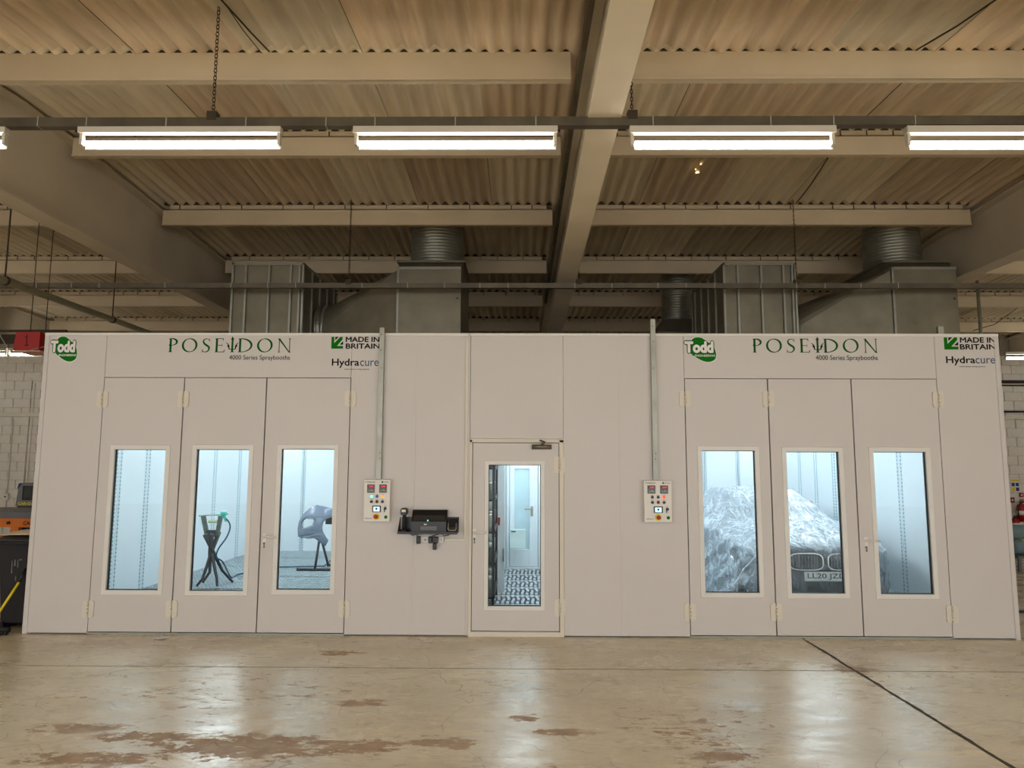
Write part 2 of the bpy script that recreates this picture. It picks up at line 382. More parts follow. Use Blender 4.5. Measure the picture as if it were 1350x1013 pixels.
# worn filler in the joints, wider and ragged along the one that runs away from the camera
def filler(p0, p1, wid, n, amp):
    b = MB(); L = []; Rr = []
    for i in range(n + 1):
        t = i / n; x = p0[0] + (p1[0] - p0[0]) * t; y = p0[1] + (p1[1] - p0[1]) * t
        dx, dy = (p1[0] - p0[0]), (p1[1] - p0[1]); q = math.hypot(dx, dy); nx, ny = -dy / q, dx / q
        off = amp * .8 * mnoise.noise(Vector((x * 2.1, y * 2.1, 3)))
        a = wid * (.6 + 1.1 * abs(mnoise.noise(Vector((x * 5, y * 5, 0))))) + amp * .3 * mnoise.noise(Vector((x * 17, y * 17, 1)))
        c = wid * (.6 + 1.1 * abs(mnoise.noise(Vector((x * 5, y * 5, 7))))) + amp * .3 * mnoise.noise(Vector((x * 17, y * 17, 9)))
        L.append((x + nx * (off + a), y + ny * (off + a), .0015)); Rr.append((x + nx * (off - c), y + ny * (off - c), .0015))
    b.add(L + Rr, [(i, i + 1, n + 2 + i, n + 1 + i) for i in range(n)]); return b.build('joint_filler', M_joint, fl)
filler((JX, -2), (JX, D - .1), .017, 260, .025)
filler((-14, JY), (14, JY), .004, 300, .005)

# ------------------------------------------------------------------ block walls
YW = 17.6
def block_wall():
    wl = thing('wall_back', None, None, kind='structure')
    b = MB(); b.box(-20, 18, YW + .02, YW + .2, -.1, 5.4); b.build('mortar_bed', M_mortar, wl)
    bl = MB(); bl.box(-.217, .217, 0, .1, 0, .215); me = bl.mesh('concrete_block', M_block)
    cnt = 0
    def run(x0, cols, rows):
        nonlocal cnt
        for r in range(rows):
            for c in range(cols):
                o = bpy.data.objects.new('concrete_block', me); COL.objects.link(o)
                o.location = (x0 + c * .45 + (.225 if r % 2 else 0), YW + random.uniform(-.006, .004), .005 + r * .226)
                o.parent = wl; cnt += 1
    run(-14.8, 9, 20); run(11.6, 5, 20)
    b = MB()
    for (xa, xb) in ((-19.8, -15.3), (-10.95, 11.3), (13.9, 17.8)):
        b.box(xa, xb, YW, YW + .1, 0, 4.52)
    b.build('plain_wall', M_block, wl)
    cb = MB()
    for i in range(125): x = -19.8 + i * .3; cb.prism([(x, 4.53), (x + .2, 4.53), (x + .2, 5.35), (x, 5.35)], YW - .05, YW)
    cb.box(-20, 18, YW - .01, YW + .02, 4.53, 5.35)
    tag(cb.build('cladding', M_clad, wl), kind='stuff')
    return wl
WB = block_wall()
for nm, x0 in (('wall_left', -16.0), ('wall_right', 14.2)):
    b = MB(); b.box(x0, x0 + .2, -8, YW, 0, 5.3); tag(b.build(nm, M_block), kind='structure')

# ------------------------------------------------------------------ roof
CE = thing('ceiling', None, None, kind='structure')
PY = [1.75, 3.85, 5.95, 7.51, 9.53, 11.67, 13.77, 15.86]       # purlin depths
RIDGE = 6.73
def roofz(y):      # underside (mean) of the sheets
    if y <= 5.95: return 5.455 - .085 * (5.95 - y)
    if y >= 7.51: return 5.492 - .0475 * (y - 7.51)
    t = (y - 5.95) / 1.56; return (1 - t) * (1 - t) * 5.455 + 2 * t * (1 - t) * 5.545 + t * t * 5.492
PITCH_W = .146; NW = 7
SHW = PITCH_W * NW
def sheet_mesh(y0, y1, m, key, cache={}):
    k = (y0, y1, key)
    if k in cache: return cache[k]
    seg = 8 if y0 < 10 else 6
    nx = NW * seg + 1; ys = [y0 + (y1 - y0) * j / (6 if abs(y0 - 5.95) < .01 else 1) for j in range(7 if abs(y0 - 5.95) < .01 else 2)]
    vs = [(i / seg * PITCH_W, y, roofz(y) + .05 * (.5 - .5 * math.cos(2 * PI * i / seg)) ** 1.4) for y in ys for i in range(nx)]
    fs = [(j * nx + i, j * nx + i + 1, (j + 1) * nx + i + 1, (j + 1) * nx + i) for j in range(len(ys) - 1) for i in range(nx - 1)]
    b = MB(); b.add(vs, fs, True); cache[k] = b.mesh('roof_sheet', m); return cache[k]
SEAM0 = -.40
rows = list(zip(PY[:-1], PY[1:])) + [(PY[-1], YW)]
for ri, (y0, y1) in enumerate(rows):
    for k in range(-13, 13):
        m, key = M_roof, 'a'
        rr = random.random()
        if y0 == 7.51 and k % 3 == 2: m, key = M_roofdk, 'b'
        elif y0 in (3.85, 1.75) and k in (-5, -6, -1, 1): m, key = M_roofmd, 'c'
        elif y0 == 5.95 and rr < .3: m, key = M_roofmd, 'c'
        elif y0 >= 9.5 : m, key = (M_roofgy, 'd') if rr < .55 else (M_roof, 'a')
        elif rr < (.5 if y0 < 5.95 else .22): m, key = M_roofmd, 'c'
        elif y0 < 5.95: m, key = M_roofgy, 'd'
        o = bpy.data.objects.new('roof_sheet', sheet_mesh(y0 - (.06 if ri else 0), y1 + .0, m, key)); COL.objects.link(o)
        o.location = (SEAM0 + k * SHW + random.uniform(0, .009), 0, .004 + .008 * (k % 2) + random.uniform(0, .004)); o.parent = CE
b = MB()
for (a, c) in ((-8, 5.9), (5.9, 7.6), (7.6, YW + .3)):
    za, zc = roofz(a) + .1, roofz(c) + .1
    b.prism_x([(a, za), (c, zc), (c, zc + .04), (a, za + .04)], -20.5, 18.5)
b.build('dark_sky_block', M_skyblock, CE)  # added dark layer that keeps the sky out of the sheet gaps
b = MB()
for i in range(60):
    x = -20 + i * .62; b.prism_x([(-8, roofz(-8) + .02), (1.7, roofz(1.7) + .02), (1.7, roofz(1.7) + .05), (-8, roofz(-8) + .05)], x, x + .6)
b2 = b.build('roof_sheeting', M_roof, CE); tag(b2, kind='stuff')

RX = [-10.95, -5.15, .65, 6.45, 12.25]
def rafter(x, zb):
    b = MB(); w_, ft = .255, .02
    ys = [-7.9, 1.75, 5.95, 6.73, 7.51, 11.67, YW - .05]
    for ya, yc in zip(ys[:-1], ys[1:]):
        def tz(y): return (roofz(y) if y > -10 else roofz(y)) - .07
        za, zc, ta, tc = zb(ya), zb(yc), tz(ya), tz(yc)
        if ya < 0: ta = tz(ya)
        hx = w_ / 2
        b.prism_x([(ya, za), (yc, zc), (yc, zc + ft), (ya, za + ft)], x - hx, x + hx)
        b.prism_x([(ya, za + ft), (yc, zc + ft), (yc, tc - ft), (ya, ta - ft)], x - .008, x + .008)
        b.prism_x([(ya, ta - ft), (yc, tc - ft), (yc, tc), (ya, ta)], x - hx, x + hx)
    return b
for i, x in enumerate(RX):
    if i == 2: zb = lambda y: 4.5 - .03 * (y - 3.9) if y > 3.9 else 4.5
    elif i < 2: zb = lambda y: 4.41
    else: zb = lambda y: 4.5
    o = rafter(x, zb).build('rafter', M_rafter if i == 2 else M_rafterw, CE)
    if i == 2: o['label'] = 'cream steel rafter seen from below down the middle'

# purlins: each a lipped steel section with a recessed cleat strip and the hook bolts of the sheets
def purlin(x0, x1, y, front):
    z1 = roofz(y) + .016; z0 = z1 - (.265 if front else .3)
    b = MB()
    if front:
        b.box(x0, x1, y, y + .012, z0, z1); b.box(x0, x1, y - .0, y + .07, z0, z0 + .012); b.box(x0, x1, y - .018, y, z0 - .004, z0 + .014)
    else:
        zt = z1 - .072
        b.box(x0 + .08, x1 - .08, y + .03, y + .042, zt, z1)
        b.box(x0, x1, y, y + .012, z0, zt); b.box(x0, x1, y, y + .042, zt - .01, zt); b.box(x0, x1, y - .016, y + .06, z0 - .004, z0 + .012)
    o = b.build('purlin', M_purlin, CE)
    fb = MB(); fb.box(x0, x1, y + .02, y + .05, z1 + .001, z1 + .07); fb.build('gap_shade_strip', M_bolt, o)  # dark strip puts the shade into the gaps under the sheet crests
    if not front:
        h = MB(); x = x0 + .2 + random.random() * .2
        while x < x1 - .15:
            h.tube([(x, y + .022, z1 + .01), (x, y + .016, z1 - .06), (x + .012, y + .012, z1 - .082)], .006, 5)
            x += random.choice((.292, .438, .584))
        tag(h.build('hook_bolt', M_bolt, o), kind='stuff')
    return o
for i in range(len(RX) + 1):
    xa = -19.8 if i == 0 else RX[i - 1] + .13
    xb = 17.8 if i == len(RX) else RX[i] - .2
    for y in PY: purlin(xa, xb, y, y <= 5.95)
# glowing discs standing for daylight through pinholes in one stained sheet
M_hole_glow = mat('pinhole_daylight_glow', srgb(255, 210, 120), .5, emit=(1, .72, .3, 1), es=3)
for (px, py, r) in ((918.5, 226, .016), (924, 216, .011), (917, 222, .009), (921, 226, .01)):
    p = at(px, py, 8.9); dd = (p - CAM); 
    t = (roofz(8.05) - .012 - 1.8) / dd.z; q = CAM + dd * t
    b = MB(); b.add([(q.x + r * math.cos(a * PI / 3), q.y + r * 2 * math.sin(a * PI / 3), roofz(q.y) - .006) for a in range(6)], [tuple(range(6))])
    b.build('pinhole_glow', M_hole_glow, CE)

# ------------------------------------------------------------------ spray booths
def Bx(px, py): return at(px, py, D).x
def Bz(px, py): return at(px, py, D).z
T = .06
def booth_panel(name, x0, x1, z0, z1, parent, gap=.0015):
    b = MB(); b.box(x0 + gap, x1 - gap, D, D + T, z0, z1); return b.build(name, M_panel, parent, .003)

def hinge(x, z, parent, big=1):
    b = MB(); h = .088 * big; w_ = .06
    for s in (-1, 1):
        x0, x1 = (x - w_, x - .004) if s < 0 else (x + .004, x + w_)
        c = .016
        pts = [(x0 + (c if s < 0 else 0), z - h), (x1 - (c if s > 0 else 0), z - h), (x1, z - h + (c if s > 0 else 0)), (x1, z + h - (c if s > 0 else 0)),
               (x1 - (c if s > 0 else 0), z + h), (x0 + (c if s < 0 else 0), z + h), (x0, z + h - (c if s < 0 else 0)), (x0, z - h + (c if s < 0 else 0))]
        b.prism(pts, D - .014, D - .0005)
    for k in range(4):
        za = z - h + .012 + k * (2 * h - .024) / 4
        b.tube([(x, D - .02, za + .002), (x, D - .02, za + (2 * h - .024) / 4 - .004)], .011, 8)
    return b.build('hinge', M_hinge, parent)

def handle(x, z, parent, dirn=1):
    b = MB()
    b.box(x - .018, x + .018, D - .01, D - .0005, z - .1, z + .035)
    b.tube([(x, D - .01, z), (x, D - .055, z)], .011, 8)
    b.tube([(x, D - .052, z), (x + dirn * .06, D - .056, z + .002), (x + dirn * .13, D - .05, z)], .0115, 8)
    o = b.build('handle', M_white, parent)
    k = MB(); k.disc(x, z - .068, .012, D - .016, D - .009, 10); k.box(x - .004, x + .008, D - .02, D - .012, z - .115, z - .07)
    k.build('lock', M_grey, parent)
    return o

def door_leaf(x0, x1, z0, z1, g, parent, trim=.05):
    """g = glass rectangle x0,z0,x1,z1"""
    b = MB(); e = .007
    X0, X1, Z0, Z1 = x0 + e, x1 - e, z0 + e, z1 - e
    b.box(X0, g[0], D, D + .05, Z0, Z1); b.box(g[2], X1, D, D + .05, Z0, Z1)
    b.box(g[0], g[2], D, D + .05, Z0, g[1]); b.box(g[0], g[2], D, D + .05, g[3], Z1)
    leaf = b.build('door_leaf', M_panel, parent)
    f = MB(); t = trim
    q = lambda y: [[(g[0] - t, y, g[1] - t), (g[2] + t, y, g[1] - t), (g[2] + t, y, g[3] + t), (g[0] - t, y, g[3] + t)],
                   [(g[0], y, g[1]), (g[2], y, g[1]), (g[2], y, g[3]), (g[0], y, g[3])]]
    A, Bq = q(D - .001); C_, Dq = q(D - .009)
    C_ = [(x + (.004 if i in (0, 3) else -.004), y, z + (.004 if i < 2 else -.004)) for i, (x, y, z) in enumerate(C_)]
    for i in range(4):
        j = (i + 1) % 4
        f.add([A[i], A[j], Bq[j], Bq[i], C_[i], C_[j], Dq[j], Dq[i]], [(4, 5, 6, 7), (0, 1, 5, 4), (2, 3, 7, 6), (0, 4, 7, 3), (1, 2, 6, 5)])
    f.build('window_frame', M_trim, leaf, .0015)
    r = MB()    # black glazing bead inside the opening
    for (a, bq, c, d) in ((g[0], g[0] + .006, g[1], g[3]), (g[2] - .006, g[2], g[1], g[3]), (g[0], g[2], g[1], g[1] + .006), (g[0], g[2], g[3] - .006, g[3])):
        r.box(a, bq, D + .02, D + .048, c, d)
    r.build('glazing_bead', M_seal, leaf)
    p = MB(); p.box(g[0], g[2], D + .018, D + .023, g[1], g[3]); p.build('window_pane', M_glass, leaf)
    return leaf

def glassrect(tl, tr, bl, br):
    x0 = (Bx(*tl) + Bx(*bl)) / 2; x1 = (Bx(*tr) + Bx(*br)) / 2
    z1 = (Bz(*tl) + Bz(*tr)) / 2; z0 = (Bz(*bl) + Bz(*br)) / 2
    return (x0, z0, x1, z1)

def seam_x(tp, bp_): return (Bx(*tp) + Bx(*bp_)) / 2

def inside(parent, x0, x1, seams_back, sides):
    y0 = D + T; z0, z1 = .1, 3.05
    # back wall panels and side wall panels with perforated joint strips
    xs = [x0] + seams_back + [x1]
    for a, c in zip(xs[:-1], xs[1:]):
        b = MB(); b.box(a + .006, c - .006, YB, YB + .05, z0, z1); b.build('wall_panel', M_inside, parent, .003)
    for x in xs[1:-1]:
        for d in (-.03, .03):
            b = MB(); b.box(x + d - .009, x + d + .009, YB - .004, YB, z0, z1); b.build('joint_strip', M_seam, parent)
    for s, X, js in ((-1, x0, sides[0]), (1, x1, sides[1])):
        ys = [y0] + js + [YB]
        for i in range(len(ys) - 1):
            ya, yb = ys[i], ys[i + 1]
            b = MB(); b.box(X, X + s * .05, ya + .004, yb - .004, z0, z1); b.build('wall_panel', M_inside, parent, .002)
            if i:
                for d in (-.045, .045):
                    b = MB(); b.box(X - s * .004, X, ya + d - .012, ya + d + .012, z0, z1); b.build('joint_strip', M_seam, parent)
    b = MB(); b.box(x0 - .05, x1 + .05, D + T, YB + .05, z1, z1 + .06); b.build('booth_ceiling', M_inside, parent)
    # sloping light boxes along both top corners
    for s, X in ((1, x0), (-1, x1)):
        for i in range(4):
            ya = y0 + .5 + i * 1.5; yb = ya + 1.3
            b = MB(); p = [(X + s * .03, 2.62), (X + s * .42, 3.03)]
            b.add([(p[0][0], ya, p[0][1]), (p[1][0], ya, p[1][1]), (p[1][0], yb, p[1][1]), (p[0][0], yb, p[0][1]),
                   (p[0][0] - s * .02, ya, p[0][1] + .03), (p[1][0] - s * .02, ya, p[1][1] + .015), (p[1][0] - s * .02, yb, p[1][1] + .015), (p[0][0] - s * .02, yb, p[0][1] + .03)],
                  [(0, 1, 2, 3), (7, 6, 5, 4), (0, 4, 5, 1), (1, 5, 6, 2), (2, 6, 7, 3), (3, 7, 4, 0)])
            b.build('light_box', M_lamp, parent)
    # grating floor: frames of bars over a pit
    b = MB(); b.box(x0 - .05, x1 + .05, y0 - .03, YB + .05, .0, .06); b.build('floor_pit', M_pit, parent)
    nx = 4; gx = (x1 - x0) / nx; ny = 6; gy = (YB - y0) / ny
    for i in range(nx):
        for j in range(ny):
            g = MB(); xa, xb, ya, yb = x0 + i * gx + .004, x0 + (i + 1) * gx - .004, y0 + j * gy + .004, y0 + (j + 1) * gy - .004
            for q in range(19): x = xa + (xb - xa) * q / 18; g.box(x - .006, x + .006, ya, yb, .07, .1)
            for q in range(11): y = ya + (yb - ya) * q / 10; g.box(xa, xb, y - (.026 if q in (0, 10) else .011), y + (.026 if q in (0, 10) else .011), .075, .101)
            g.build('floor_grating', M_gratebar, parent)

def outer_shell(parent, x0, x1):
    b = MB(); b.box(x0, x1, D + T, YB + .1, 3.13, 3.19); b.build('roof_panel', M_panel, parent)

def rail(parent, x0, x1):
    b = MB(); b.box(x0, x1, D - .006, D + T + .01, HB - .03, HB); b.build('top_trim', M_trim, parent, .002)

# --- left booth
bl_ = thing('spray_booth', 'left white spray booth with three tall windowed doors, trestle stand and bumper inside', 'spray booth', ((XL - 1.1) / 2, D, 0), 'spray booths')
xs_a = seam_x((138.4, 497), (113.9, 833.7)); xs_b = seam_x((243.6, 497), (225, 834.4)); xs_c = seam_x((352.8, 497), (336.8, 834.4)); xs_d = seam_x((464.3, 497), (451.8, 834.4))
X549 = seam_x((548.5, 445), (540, 835)); X620 = seam_x((620.5, 445), (617, 835))
zt, zbm = 2.728, .02
booth_panel('front_panel', XL + .05, xs_a, .012, HB - .03, bl_)
booth_panel('header_panel', xs_a, xs_d, zt, HB - .03, bl_)
booth_panel('front_panel', xs_d, X549, .012, HB - .03, bl_)
b = MB(); b.box(XL, XL + .05, D - .003, D + T, 0, HB); b.build('corner_trim', M_panel, bl_, .003)
b = MB(); b.box(XL, XL + .05, D + T, YB + .1, 0, HB - .03); b.build('side_panel', M_panel, bl_)
rail(bl_, XL, X549); outer_shell(bl_, XL + .05, -1.12)
WIN = [((151, 593), (218.7, 592.5), (140, 778), (208.5, 779)), ((259, 593), (329, 592.5), (250.5, 779.6), (320.3, 779.6)), ((372, 592), (441.6, 592.5), (363.8, 778), (434.3, 778))]
leaves = []
for (a, c), g in zip(((xs_a, xs_b), (xs_b, xs_c), (xs_c, xs_d)), WIN): leaves.append(door_leaf(a, c, zbm, zt, glassrect(*g), bl_))
def seals(parent, xs):
    for x in xs:
        b = MB(); b.box(x - .02, x + .02, D + .03, D + .056, zbm, zt); b.build('door_seal', M_seal, parent)
    b = MB(); b.box(xs[0], xs[-1], D + .03, D + .056, zt - .02, zt + .01); b.build('door_seal', M_seal, parent)
    b = MB(); b.box(xs[0], xs[-1], D + .03, D + .056, zbm - .01, zbm + .02); b.build('door_seal', M_seal, parent)
    b = MB(); b.box(xs[0], xs[-1], D + .004, D + T, 0, .018); b.build('threshold', M_galv, parent)
seals(bl_, [xs_a, xs_b, xs_c, xs_d])
hinge(xs_a, Bz(136.5, 526.5), leaves[0]); hinge(xs_a, Bz(117, 803), leaves[0]); hinge(xs_b, Bz(241.8, 526.5), leaves[1]); hinge(xs_b, Bz(226, 803), leaves[1])
hinge(xs_d, Bz(462, 526), leaves[2]); hinge(xs_d, Bz(451.5, 803), leaves[2])
handle(Bx(349, 708), Bz(349, 708), leaves[2])
inside(bl_, -5.12, -1.18, [-4.25, -3.2, -2.1], ([9.03, 9.73, 10.8, 11.9, 12.95], [8.9, 10.2, 11.5, 12.8]))

# --- right booth
br_ = thing('spray_booth', 'right white spray booth with a film-covered car behind its windowed doors', 'spray booth', ((XR + 1.1) / 2, D, 0), 'spray booths')
xr_a = seam_x((901, 497), (911.2, 840)); xr_b = seam_x((1011, 497.5), (1025, 840)); xr_c = seam_x((1121.3, 498), (1139.5, 841)); xr_d = seam_x((1234.5, 498), (1257, 841.7))
X742 = seam_x((742, 445), (744, 835)); X817 = seam_x((816.5, 445), (822, 837))
booth_panel('front_panel', X817, xr_a, .012, HB - .03, br_)
booth_panel('header_panel', xr_a, xr_d, zt, HB - .03, br_)
booth_panel('front_panel', xr_d, XR - .05, .012, HB - .03, br_)
b = MB(); b.box(XR - .05, XR, D - .003, D + T, 0, HB); b.build('corner_trim', M_panel, br_, .003)
b = MB(); b.box(XR - .05, XR, D + T, YB + .1, 0, HB - .03); b.build('side_panel', M_panel, br_)
rail(br_, X817, XR); outer_shell(br_, 1.12, XR - .05)
WINR = [((924, 594.4), (994.9, 594.4), (931, 782), (1001.4, 782)), ((1036, 595.8), (1105.6, 595.8), (1044, 783), (1114, 783)), ((1150.5, 596), (1220, 596), (1161.5, 784), (1231.6, 784))]
lr = []
for (a, c), g in zip(((xr_a, xr_b), (xr_b, xr_c), (xr_c, xr_d)), WINR): lr.append(door_leaf(a, c, zbm, zt, glassrect(*g), br_))
seals(br_, [xr_a, xr_b, xr_c, xr_d])
hinge(xr_a, Bz(903.5, 526.5), lr[0]); hinge(xr_a, Bz(912.6, 807), lr[0]); hinge(xr_b, Bz(1012, 526.5), lr[1]); hinge(xr_b, Bz(1024.5, 807), lr[1])
hinge(xr_d, Bz(1235.6, 527), lr[2]); hinge(xr_d, Bz(1254.6, 810), lr[2])
handle(Bx(1141, 713), Bz(1141, 713), lr[2])
inside(br_, 1.18, 5.1, [2.1, 3.62, 4.27], ([8.9, 10.2, 11.5, 12.8], [8.95, 9.6, 10.6, 11.6, 12.3, 13.0]))

# --- paint mixing room between the booths
mr = thing('mixing_room', 'white panelled room between the two booths with a single windowed door', 'room', (0, D, 0))
dz1 = Bz(680, 580); dx0 = Bx(619, 700); dx1 = Bx(742.5, 700)
booth_panel('front_panel', X549, X620, .012, HB - .03, mr)
booth_panel('header_panel', X620, X742, dz1 + .01, HB - .03, mr)
booth_panel('front_panel', X742, X817, .012, HB - .03, mr)
rail(mr, X549, X817)
b = MB(); b.box(-1.12, 1.12, D + T, YB + .1, 3.13, 3.19); b.build('roof_panel', M_panel, mr)
for x, px in ((X549, 0), (X817, 0)):
    b = MB(); b.box(x - .018, x + .018, D - .005, D - .0005, .012, HB - .03); b.build('cover_strip', M_panel, mr, .0015)
b = MB(); b.box(X620 - .028, X620 - .001, D - .012, D - .0005, .012, HB); b.build('cover_strip', M_panel, mr, .002)
b = MB(); b.box(X620, X620 + .03, D - .012, D + T, .0, dz1); b.box(X742 - .045, X742, D - .012, D + T, 0, dz1); b.box(X620, X742, D - .012, D + T, dz1 - .03, dz1 + .008)
b.box(X620, X742, D - .01, D + T, 0, .05)
b.build('door_frame', M_hinge, mr, .003)
g3 = glassrect((644.4, 613), (712.5, 613), (643, 799.8), (713.3, 799.8))
dl = door_leaf(X620 + .03, X742 - .045, .055, dz1 - .03, g3, mr, .045)
b = MB(); b.box(X620 + .02, X620 + .045, D + .03, D + .055, .05, dz1); b.box(X742 - .06, X742 - .03, D + .03, D + .055, .05, dz1); b.box(X620, X742, D + .03, D + .055, dz1 - .045, dz1); b.build('door_seal', M_seal, mr)
hinge(X742 - .045, Bz(736, 613), dl); hinge(X742 - .045, Bz(738, 801.5), dl)
handle(Bx(625.5, 702), Bz(625.5, 702), dl)
b = MB(); zc = Bz(713, 589.5)
b.tube([(Bx(701, 589), D - .03, zc), (Bx(727, 589), D - .03, zc)], .026, 10); b.box(Bx(703, 589), Bx(725, 589), D - .03, D - .001, zc - .015, zc + .015)
b.tube([(Bx(713, 589), D - .05, zc + .02), (Bx(718, 583), D - .07, zc + .05), (Bx(712, 582), D - .02, zc + .07)], .01, 6)
b.build('door_closer', mat('closer_steel', srgb(120, 110, 92), .4, metal=.6), dl)
# inside the room
YM = 11.9
b = MB(); b.box(-1.12, -1.06, D + T, YM, .05, 3.05); b.build('wall_panel', M_inside, mr)
b = MB(); b.box(1.06, 1.12, D + T, YM, .05, 3.05); b.build('wall_panel', M_inside, mr)
b = MB(); b.box(-.3, -.25, 9.75, YM, .06, 3.05); b.box(-1.06, -.3, 9.7, 9.76, .06, 3.05); b.build('partition_panel', M_inside, mr, .003)
b = MB(); b.box(-.255, -.2, 9.7, 9.78, .06, 3.05); b.box(-.33, -.2, 9.68, 9.7, .06, 3.05); b.build('corner_trim', M_inside, mr, .003)
b = MB(); b.tube([(-.215, 9.68, .5), (-.215, 9.64, .52), (-.215, 9.64, .64), (-.215, 9.68, .66)], .009, 6); b.build('pull_handle', M_grey, mr)
b = MB(); b.box(-1.12, 1.12, YM, YM + .05, .05, 3.05); b.build('wall_panel', M_inside, mr)
b = MB(); b.box(-1.12, 1.12, D + T, YM + .05, 3.05, 3.1); b.build('room_ceiling', M_inside, mr)
for yy in (8.2, 9.6, 10.9):  # unseen ceiling lamps, with extra boxes added to brighten the room
    b = MB(); b.box(-.2, .95, yy, yy + .8, 3.01, 3.05); b.build('light_box', M_lamp, mr)
b = MB(); b.box(-1.1, 1.1, D + .02, YM, 0, .045); b.build('floor_pit', M_pit, mr)
for j in range(7):
    g = MB(); ya = D + .1 + j * .6; yb = ya + .585
    for q in range(34):
        for r_ in range(3): x = -1.03 + q * .062 + (.012 if r_ % 2 else 0); g.box(x, x + .034, ya + r_ * .195 + .01, ya + r_ * .195 + .175, .06, .085 + (.008 if (q + r_) % 2 else 0))
    for y in (ya, yb - .03): g.box(-1.03, 1.05, y, y + .03, .05, .075)
    g.build('floor_grating', M_plank, mr)
# back door seen through the window
bd = MB(); xa, xb = at(672, 700, YM).x, at(709, 700, YM).x; zt_ = 2.15; zz0, zz1 = at(690, 724, YM).z, at(690, 618, YM).z; wx0, wx1 = at(678, 700, YM).x, at(698, 700, YM).x
bd.box(xa, wx0, YM - .04, YM - .001, .12, zt_); bd.box(wx1, xb, YM - .04, YM - .001, .12, zt_); bd.box(wx0, wx1, YM - .04, YM - .001, .12, zz0); bd.box(wx0, wx1, YM - .04, YM - .001, zz1, zt_)
bdo = bd.build('inner_door', M_inside, mr, .003)
b = MB(); b.box(wx0, wx1, YM - .02, YM - .015, zz0, zz1); b.build('window_pane', mat('inner_glass', srgb(186, 214, 222), .15, var=.08), bdo)
b = MB(); hz_ = at(703, 671, YM).z; b.box(xb - .12, xb - .08, YM - .05, YM - .04, hz_ - .12, hz_ + .04); b.tube([(xb - .1, YM - .08, hz_), (xb - .22, YM - .08, hz_)], .012, 6); b.tube([(xb - .1, YM - .04, hz_), (xb - .1, YM - .08, hz_)], .01, 6); b.build('handle', M_clip, bdo)
b = MB(); b.box(xa - .05, xa - .01, YM - .06, YM, .1, zt_ + .05); b.box(xb + .01, xb + .05, YM - .06, YM, .1, zt_ + .05); b.box(xa - .05, xb + .05, YM - .06, YM, zt_ + .01, zt_ + .05); b.box(xa - .05, xb + .05, YM - .06, YM, .07, .11); b.build('door_frame', M_inside, mr, .003)
# white panel leaning by the back door
lp = MB(); a0 = at(671, 724, 11.6); a1 = at(693, 698, 11.6)
lp.box(at(672, 720, 11.6).x, at(693.5, 720, 11.6).x, 11.62, 11.65, a0.z, a1.z); lo = lp.build('filter_box', mat('pale_metal_box', srgb(206, 224, 222), .3, metal=.2), None, .01)
tag(lo, 'pale metal box with a dark slot on the inner door of the mixing room', 'box')
b = MB(); b.box(at(674, 700, 11.6).x, at(680, 700, 11.6).x, 11.612, 11.62, at(677, 702, 11.6).z, at(677, 700.5, 11.6).z); b.build('slot', M_black, lo)

# shelving of paint tins to the left behind the mixing room door
sh = thing('paint_rack', 'dark rack of paint tins at the left behind the mixing room door window', 'rack', (-.75, 8.6, .085))
sx0, sx1, sy0, sy1 = -.95, -.32, 8.35, 9.5
for (x, y) in ((sx0, sy0), (sx1, sy0), (sx0, sy1), (sx1, sy1)):
    b = MB(); b.box(x, x + .03, y, y + .03, .085, 2.15); b.build('post', M_blackm, sh)
shz = [.25, .62, .99, 1.36, 1.73, 2.05]
for z in shz:
    b = MB(); b.box(sx0, sx1 + .03, sy0, sy1 + .03, z, z + .02); b.box(sx1 + .025, sx1 + .035, sy0, sy1 + .03, z, z + .05); b.build('shelf', M_blackm, sh)
tin = MB(); tin.lathe([(.07, 0), (.07, .17), (.073, .175), (.073, .19)], (0, 0, 0), 14); tm = [tin.mesh('paint_tin', M_galv), tin.mesh('paint_tin', M_white), tin.mesh('paint_tin', M_grey)]
ti = 0
for zi, z in enumerate(shz[:-1]):
    for j in range(6):
        o = bpy.data.objects.new('paint_tin', tm[(zi * 2 + j) % 3]); COL.objects.link(o)
        o.location = (sx1 - .07, sy0 + .12 + j * .19, z + .02)
        hgt = ('lowest', 'second', 'third', 'fourth', 'top')[zi]; pos = ('nearest the door', 'second from the door', 'third from the door', 'fourth from the door', 'fifth from the door', 'deepest in')[j]
        kindt = ('bare steel', 'white', 'grey')[(zi * 2 + j) % 3]
        tag(o, f'{kindt} paint tin on the {hgt} rack shelf, {pos}', 'tin', 'paint tins on the mixing room rack')
b = MB(); z_ = at(656, 694, 8.9).z; b.box(-.29, -.26, 9.63, 9.675, z_ - .05, z_ + .05); tag(b.build('switch_box', M_red, None, .004), 'small red switch box beside the paint rack', 'switch')

# ------------------------------------------------------------------ vinyl logos on the fronts
YD = D - .0008
def ring_strip(pts, ws):
    """polyline with widths -> quads"""
    vs = []; fs = []
    for i, p in enumerate(pts):
        a = pts[max(i - 1, 0)]; c = pts[min(i + 1, len(pts) - 1)]
        dx, dy = c[0] - a[0], c[1] - a[1]; q = math.hypot(dx, dy) or 1
        nx, ny = -dy / q, dx / q; h = ws[i] / 2
        vs += [(p[0] + nx * h, p[1] + ny * h), (p[0] - nx * h, p[1] - ny * h)]
    fs = [(2 * i, 2 * i + 1, 2 * i + 3, 2 * i + 2) for i in range(len(pts) - 1)]
    return vs, fs
class G2:
    def __init__(s): s.v = []; s.f = []
    def add(s, g, ox=0):
        n = len(s.v); s.v += [(x + ox, y) for x, y in g[0]]; s.f += [tuple(i + n for i in f) for f in g[1]]; return s
    def poly(s, pts, ox=0): return s.add((pts, [tuple(range(len(pts)))]), ox)
    def geo(s): return s.v, s.f
TH, TN, SF = .135, .045, .03     # thick, thin, serif height
